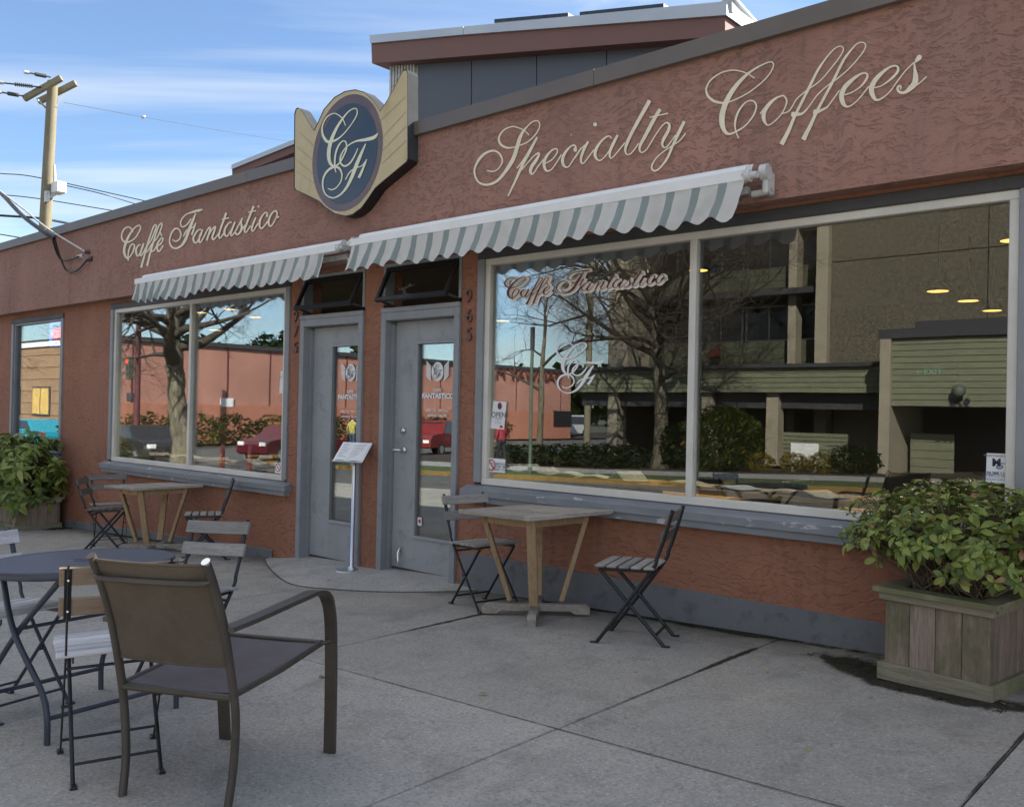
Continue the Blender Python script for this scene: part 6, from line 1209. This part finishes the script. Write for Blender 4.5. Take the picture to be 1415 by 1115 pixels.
bare_tree('slim bare street tree standing beyond the grey lamp post', b4, [(0, 0, 0), (.1, 0, 2), (.1, 0, 4), (.2, 0, 5.5)], [(.5, (-.8, .2, .6), 3.0, .08), (.7, (.8, .3, .6), 3.0, .08), (.9, (-.2, -.6, .8), 2.6, .07), (1, (.1, .2, 1), 2.6, .08), (.8, (-.9, -.2, .5), 2.8, .07)], 12, .15, depth=4)
# ---- shrubs
def shrub(label, base, rad, n, size, m, seed, grp=None, name='shrub'):
    t = thing(name, label, 'shrub', base, 0, grp); rnd = random.Random(seed); mb = MB(); rx, ry, rz_ = rad
    for _ in range(n):
        d = Vector((rnd.gauss(0, 1), rnd.gauss(0, 1), rnd.gauss(0, 1))).normalized(); q = rnd.uniform(.45, 1)**.5*(1+.25*noise.noise(d*2.4+Vector((seed, 0, 0)))); c_ = Vector((d.x*rx*q, d.y*ry*q, rz_*(.95+d.z*q)))
        if c_.z < 0: continue
        a = Vector((rnd.gauss(0, 1), rnd.gauss(0, 1), rnd.gauss(0, 1))).normalized(); b = a.orthogonal().normalized(); s_ = size*rnd.uniform(.6, 1.3); mb.add([c_+a*s_, c_+b*s_*.45, c_-a*s_, c_-b*s_*.45], [(0,1,2,3)])
    tag(mb.build('foliage', m, t, fixn=False), kind='stuff'); mb = MB()
    for k in range(5): mb.tube([(rnd.uniform(-.1, .1), rnd.uniform(-.1, .1), 0), (rnd.uniform(-.5, .5)*rx, rnd.uniform(-.5, .5)*ry, rz_)], .02, 5)
    mb.build('stem', 'twig', t); return t
shrub('large rhododendron with reddish tips in the bed opposite', VG(1000, 19.8), (1.25, 1.0, 1.05), 2600, .10, 'leaf_shrub', 3); shrub('dark rhododendron beside the bare tree opposite', VG(945, 20.4), (.9, .8, .8), 1400, .10, 'leaf_dark', 4)
shrub('round clipped dark shrub before the entrance column opposite', VG(1182, 19.9), (.75, .6, .42), 1600, .06, 'leaf_dark', 5)
for k, pxk in enumerate((1052, 1136, 1098)): shrub('small yellow flowering shrub in the bed opposite', VG(pxk, 19.7+.1*k), (.45, .35, .32), 700, .05, 'leaf_yellow', 20+k, 'yellow shrubs in the bed opposite')
for k, pxk in enumerate((700, 735, 770, 805, 840, 868)): shrub('low dark hedge shrub along the far footpath', VG(pxk, 19.6+.25*(k % 2)), (1.0, .7, .42), 900, .08, 'leaf_dark', 30+k, 'low hedge shrubs along the far footpath')
for k in range(12): shrub('hedge shrub at the foot of the terracotta market wall', Vector((X0+2.2+.4*(k % 3), -14-2.6*k, g(X0))), (1.3, 1.5, .9), 700, .14, 'leaf_shrub' if k % 3 else 'leaf_dark', 50+k, 'hedge shrubs below the market wall')
shrub('broad dark evergreen beside the small bare tree', VG(285, 29), (1.9, 1.6, 1.25), 2000, .14, 'leaf_dark', 80)
for k in range(6): shrub('tall conifer behind the brown house roof', Vector((-110+9*k, -46-3*(k % 2), g(-100))), (3.2, 3.2, 5), 1500, .5, 'leaf_dark', 90+k, 'conifers behind the brown house', 'conifer')
mb = MB(); rnd = random.Random(77)
for _ in range(9000):
    u = rnd.random(); x = -170+230*u; y = -118-8*rnd.random(); z = g(-90)+rnd.random()**.6*(9+3*noise.noise(Vector((x*.06, 0, 0)))+2.5*noise.noise(Vector((x*.3, 3, 0)))); a = Vector((rnd.gauss(0, 1), rnd.gauss(0, 1), rnd.gauss(0, 1))).normalized(); b = a.orthogonal(); s_ = rnd.uniform(.7, 1.6); c_ = Vector((x, y, z)); mb.add([c_+a*s_, c_+b*s_*.7, c_-a*s_, c_-b*s_*.7], [(0,1,2,3)])
tag(mb.build('far_wood', 'leaf_dark', None, fixn=False), 'far dark wood closing the view beyond the streets', 'wood', None, 'stuff')
# ---- posts, signal, racks
p = VG(733, 14.9+.5); lp = thing('steel_post', 'slim grey green steel post on the far verge', 'post', p); zt_ = onY(737, 452, 15.4).z; mb = MB(); mb.tube([(0, 0, -.1), (0, 0, zt_-p.z)], [.055, .05], 10); mb.build('post', 'green_pole', lp); mb = MB(); mb.box((0, 0, zt_-p.z-.35), (.10, .12, .7), bev=.01); mb.build('sign_edge', 'dark_trim', lp)
p = VG(811, 40); lp = thing('wooden_pole', 'tall pale wooden pole rising far down the street', 'utility pole', p); mb = MB(); mb.tube([(0, 0, -.1), (.1, 0, 13)], [.22, .16], 10); mb.build('pole', 'pole_wood', lp); mb = MB(); mb.box((.08, 0, 12), (2.4, .14, .16)); mb.build('crossarm', 'pole_wood', lp)
p = VG(188, 15.3); ts = thing('traffic_signal', 'maroon signal pole with a red light and curved lamp arm', 'traffic signal', p)
mb = MB(); mb.tube([(0, 0, -.1), (0, 0, 9)], [.17, .11], 12); mb.build('pole', 'maroon_pole', ts); mb = MB(); mb.tube(catmull([(0, 0, 3.6), (.12, .05, 5), (.7, .3, 6.6), (1.8, .7, 7.4), (3.2, 1.2, 7.6)], 6), [.10-.0022*i for i in range(25)], 8); mb.build('arm', 'maroon_pole', ts)
zc_ = onY(181, 500, 15.3).z-p.z; mb = MB(); hx = -.42; mb.box((hx, .2, zc_-.32), (.34, .26, 1.1), bev=.02); mb.bar((0, 0, zc_+.1), (hx, .15, zc_+.1), .05, .05); mb.bar((0, 0, zc_-.7), (hx, .15, zc_-.7), .05, .05); hd = mb.build('signal_head', 'green_pole', ts)
for k, m in enumerate(('signal_red', 'dark_trim', 'dark_trim')):
    c_ = Vector((hx, .335, zc_-.32*k)); mb = MB(); mb.add([c_+Vector((.12*math.cos(q*.3927), 0, .12*math.sin(q*.3927))) for q in range(16)], [list(range(16))]); mb.build('lens', m, hd, fixn=False); mb = MB(); mb.tube([c_+Vector((.14*math.cos(q*.35+.0), .1, .14*math.sin(q*.35))) for q in range(10)], .02, 5); mb.build('visor', 'green_pole', hd)
mb = MB(); mb.box((-.35, .15, zc_-1.75), (.5, .22, .42), bev=.02); mb.build('pedestrian_head', 'dark_trim', ts)
for pxk in (308, 346):
    p = VG(pxk, 6.9); t = thing('bike_rack', 'dark red hoop bicycle rack on the near pavement edge', 'bike rack', p, R_(35), 'red hoop bicycle racks'); mb = MB(); mb.tube(catmull([(-.36, 0, 0), (-.36, 0, .5), (-.30, 0, .76), (0, 0, .92), (.30, 0, .76), (.36, 0, .5), (.36, 0, 0)], 6), .045, 10); mb.build('hoop', 'rack_red', t)
    for sg in (-1, 1): mb = MB(); mb.lathe([(0, .012), (.09, .01), (.09, 0)], (sg*.36, 0, 0), 16); mb.build('foot_plate', 'rack_red', t)
p = VG(470, 22); hy = thing('fire_hydrant', 'orange red fire hydrant on the far corner', 'hydrant', p); mb = MB(); mb.lathe([(.16, 0), (.16, .06), (.11, .08), (.11, .5), (.14, .52), (.13, .6), (.07, .7), (0, .72)], n=16); mb.build('barrel', 'red_paint', hy); mb = MB(); mb.tube([(-.19, 0, .42), (.19, 0, .42)], .05, 10); mb.build('nozzle', 'red_paint', hy)
# ---- vehicles
def vehicle(label, cat, paint, loc, rz, kind='car', name='parked_car'):
    t = thing(name, label, cat, loc, rz); W_ = .88
    if kind == 'car': prof = [(-2.15, .35), (-2.2, .62), (-2.1, .86), (-1.45, .95), (-.75, 1.42), (.55, 1.44), (1.15, .98), (1.95, .86), (2.15, .7), (2.18, .38), (2.05, .28), (-2.0, .28)]; gls = [(-1.25, .97), (-.70, 1.36), (.50, 1.38), (1.0, .97)]
    elif kind == 'pickup': prof = [(-2.6, .5), (-2.6, 1.0), (-.7, 1.02), (-.55, 1.7), (.65, 1.72), (1.2, 1.12), (2.3, 1.02), (2.55, .85), (2.58, .45), (2.4, .4), (-2.5, .4)]; gls = [(-.45, 1.08), (-.38, 1.63), (.60, 1.65), (1.02, 1.12)]
    else: prof = [(-2.4, .4), (-2.45, 1.9), (-2.2, 2.05), (1.1, 2.05), (1.75, 1.25), (2.3, 1.08), (2.45, .85), (2.45, .4), (2.3, .32), (-2.3, .32)]; gls = [(-2.1, 1.25), (-2.1, 1.9), (1.0, 1.92), (1.5, 1.25)]
    mb = MB(); n = len(prof); cs = []
    for yy, ins in ((-W_, .10), (-W_*.94, .0), (W_*.94, .0), (W_, .10)):
        cs.append([Vector((x*(1-ins*.05), yy*(1-(.16 if z > 1.0 else 0)*(z-.95)/.6), z-ins*.12 if z > .5 else z+ins*.2)) for x, z in prof])
    for k in range(3):
        for i in range(n): mb.add([cs[k][i], cs[k][(i+1) % n], cs[k+1][(i+1) % n], cs[k+1][i]], [(0,1,2,3)])
    mb.add(cs[0], [list(range(n))]); mb.add(cs[3], [list(range(n))]); body = mb.build('body', paint, t)
    for sg in (-1, 1):
        mb = MB(); mb.add([Vector((x, sg*(W_*(1-.16*(z-.95)/.6)+.012), z)) for x, z in gls], [(0,1,2,3)]); mb.build('side_window', 'car_glass', t, fixn=False)
        for xw in (-1.35, 1.38):
            mb = MB(); mb.tube([(xw, sg*.70, .32), (xw, sg*.90, .32)], .33, 20); w = mb.build('wheel', 'tyre', t); mb = MB(); mb.tube([(xw, sg*.88, .32), (xw, sg*.912, .32)], .20, 14); mb.build('rim', 'hub', w)
        mb = MB(); mb.box((prof[-3][0]-.03, sg*.62, .72), (.1, .32, .16), bev=.02); mb.build('headlight', 'white_plastic', t); mb = MB(); mb.box((prof[0][0]+.0, sg*.66, .75), (.1, .26, .18), bev=.02); mb.build('tail_light', 'tail_light', t)
    mb = MB(); a, b = gls[3], gls[2]; mb.add([(a[0]+.12, -.66, a[1]+.02), (a[0]+.12, .66, a[1]+.02), (b[0]+.14, .6, b[1]-.02), (b[0]+.14, -.6, b[1]-.02)], [(0,1,2,3)]); mb.build('windscreen', 'car_glass', t, fixn=False)
    return t
def RD(pxk, Yv): p = VG(pxk, Yv); p.z -= .128; return p
vehicle('dark sedan waiting on the road beside the signal pole', 'car', 'car_dark', RD(200, 11.2), R_(4)); vehicle('teal car parked on the road before the white fence', 'car', 'car_teal', RD(52, 12.6), R_(178))
vehicle('maroon sedan turning at the corner beside the market hall', 'car', 'car_maroon', RD(402, 17), R_(80)); vehicle('bright red pickup truck crossing by the market hall', 'pickup', 'car_red', RD(603, 26), R_(70), 'pickup', 'pickup_truck'); vehicle('white van parked far down the side street', 'van', 'car_white', RD(786, 62), R_(85), 'van', 'parked_van')
# ---- two people on the far side
def person(label, loc, rz, top, legs, skin='tan_skin', walk=.12, vest=None, hat=None):
    t = thing('person', label, 'person', loc, rz); me = bpy.data.meshes.new('body')
    J = {'pel': (0, 0, .95), 'wst': (0, 0, 1.10), 'chs': (0, .01, 1.32), 'nck': (0, 0, 1.50), 'hed': (0, .02, 1.60), 'hd2': (0, .02, 1.72)}
    for s_, n in ((-1, 'l'), (1, 'r')):
        J.update({n+'hp': (s_*.09, 0, .92), n+'kn': (s_*.10, s_*walk*.5+.03, .50), n+'an': (s_*.10, s_*walk-.02, .08), n+'to': (s_*.11, s_*walk+.13, .03), n+'sh': (s_*.17, 0, 1.42), n+'el': (s_*.24, -s_*walk*.4, 1.15), n+'wr': (s_*.25, -s_*walk*.6+.12, .95), n+'hn': (s_*.25, -s_*walk*.6+.16, .87)})
    E_ = [('pel','wst'),('wst','chs'),('chs','nck'),('nck','hed'),('hed','hd2')]+[e for n in 'lr' for e in (('pel', n+'hp'), (n+'hp', n+'kn'), (n+'kn', n+'an'), (n+'an', n+'to'), ('chs', n+'sh'), (n+'sh', n+'el'), (n+'el', n+'wr'), (n+'wr', n+'hn'))]
    names = list(J); me.from_pydata([J[n] for n in names], [(names.index(a), names.index(b)) for a, b in E_], [])
    o = bpy.data.objects.new('body', me); C.objects.link(o); o.parent = t
    o.modifiers.new('skin', 'SKIN'); rad = dict(pel=.15, wst=.14, chs=.16, nck=.06, hed=.085, hd2=.07)
    for i, n in enumerate(names):
        r = rad.get(n) or {'hp': .10, 'kn': .065, 'an': .05, 'to': .04, 'sh': .075, 'el': .055, 'wr': .04, 'hn': .04}[n[1:]]; me.skin_vertices[0].data[i].radius = (r, r*.85)
    me.skin_vertices[0].data[0].use_root = True; o.modifiers.new('sub', 'SUBSURF').levels = 1; o.modifiers['sub'].render_levels = 1
    dg = bpy.context.evaluated_depsgraph_get(); dg.update(); m2 = bpy.data.meshes.new_from_object(o.evaluated_get(dg)); o.modifiers.clear(); o.data = m2; m2.materials.clear()
    for q in (top, legs, skin): m2.materials.append(MT[q])
    for p in m2.polygons: c_ = p.center; p.material_index = 2 if c_.z > 1.49 or (c_.z < .96 and abs(c_.x) > .2) else 0 if c_.z > .96 else 1; p.use_smooth = True
    mb = MB(); mb.lathe([(.098, -.02), (.106, .04), (.09, .10), (.05, .135), (0, .145)], (0, .0, 1.66), 14); mb.build('hair', hat or 'stem_brown', t)
    return t
simple('balcony_red', (.11, .015, .015), .6); simple('tan_skin', (.45, .28, .2), .6); simple('hi_vis', (.42, .37, .09), .7); simple('denim', (.05, .07, .13), .8); simple('red_cloth', (.30, .03, .045), .8); simple('black_cloth', (.02, .02, .025), .85)
person('person in a yellow vest and dark trousers on the far corner', VG(484, 21), R_(160), 'hi_vis', 'denim', hat='red_cloth'); person('person in a red jacket and dark trousers on the far footpath', VG(694, 17.6), R_(100), 'red_cloth', 'black_cloth')
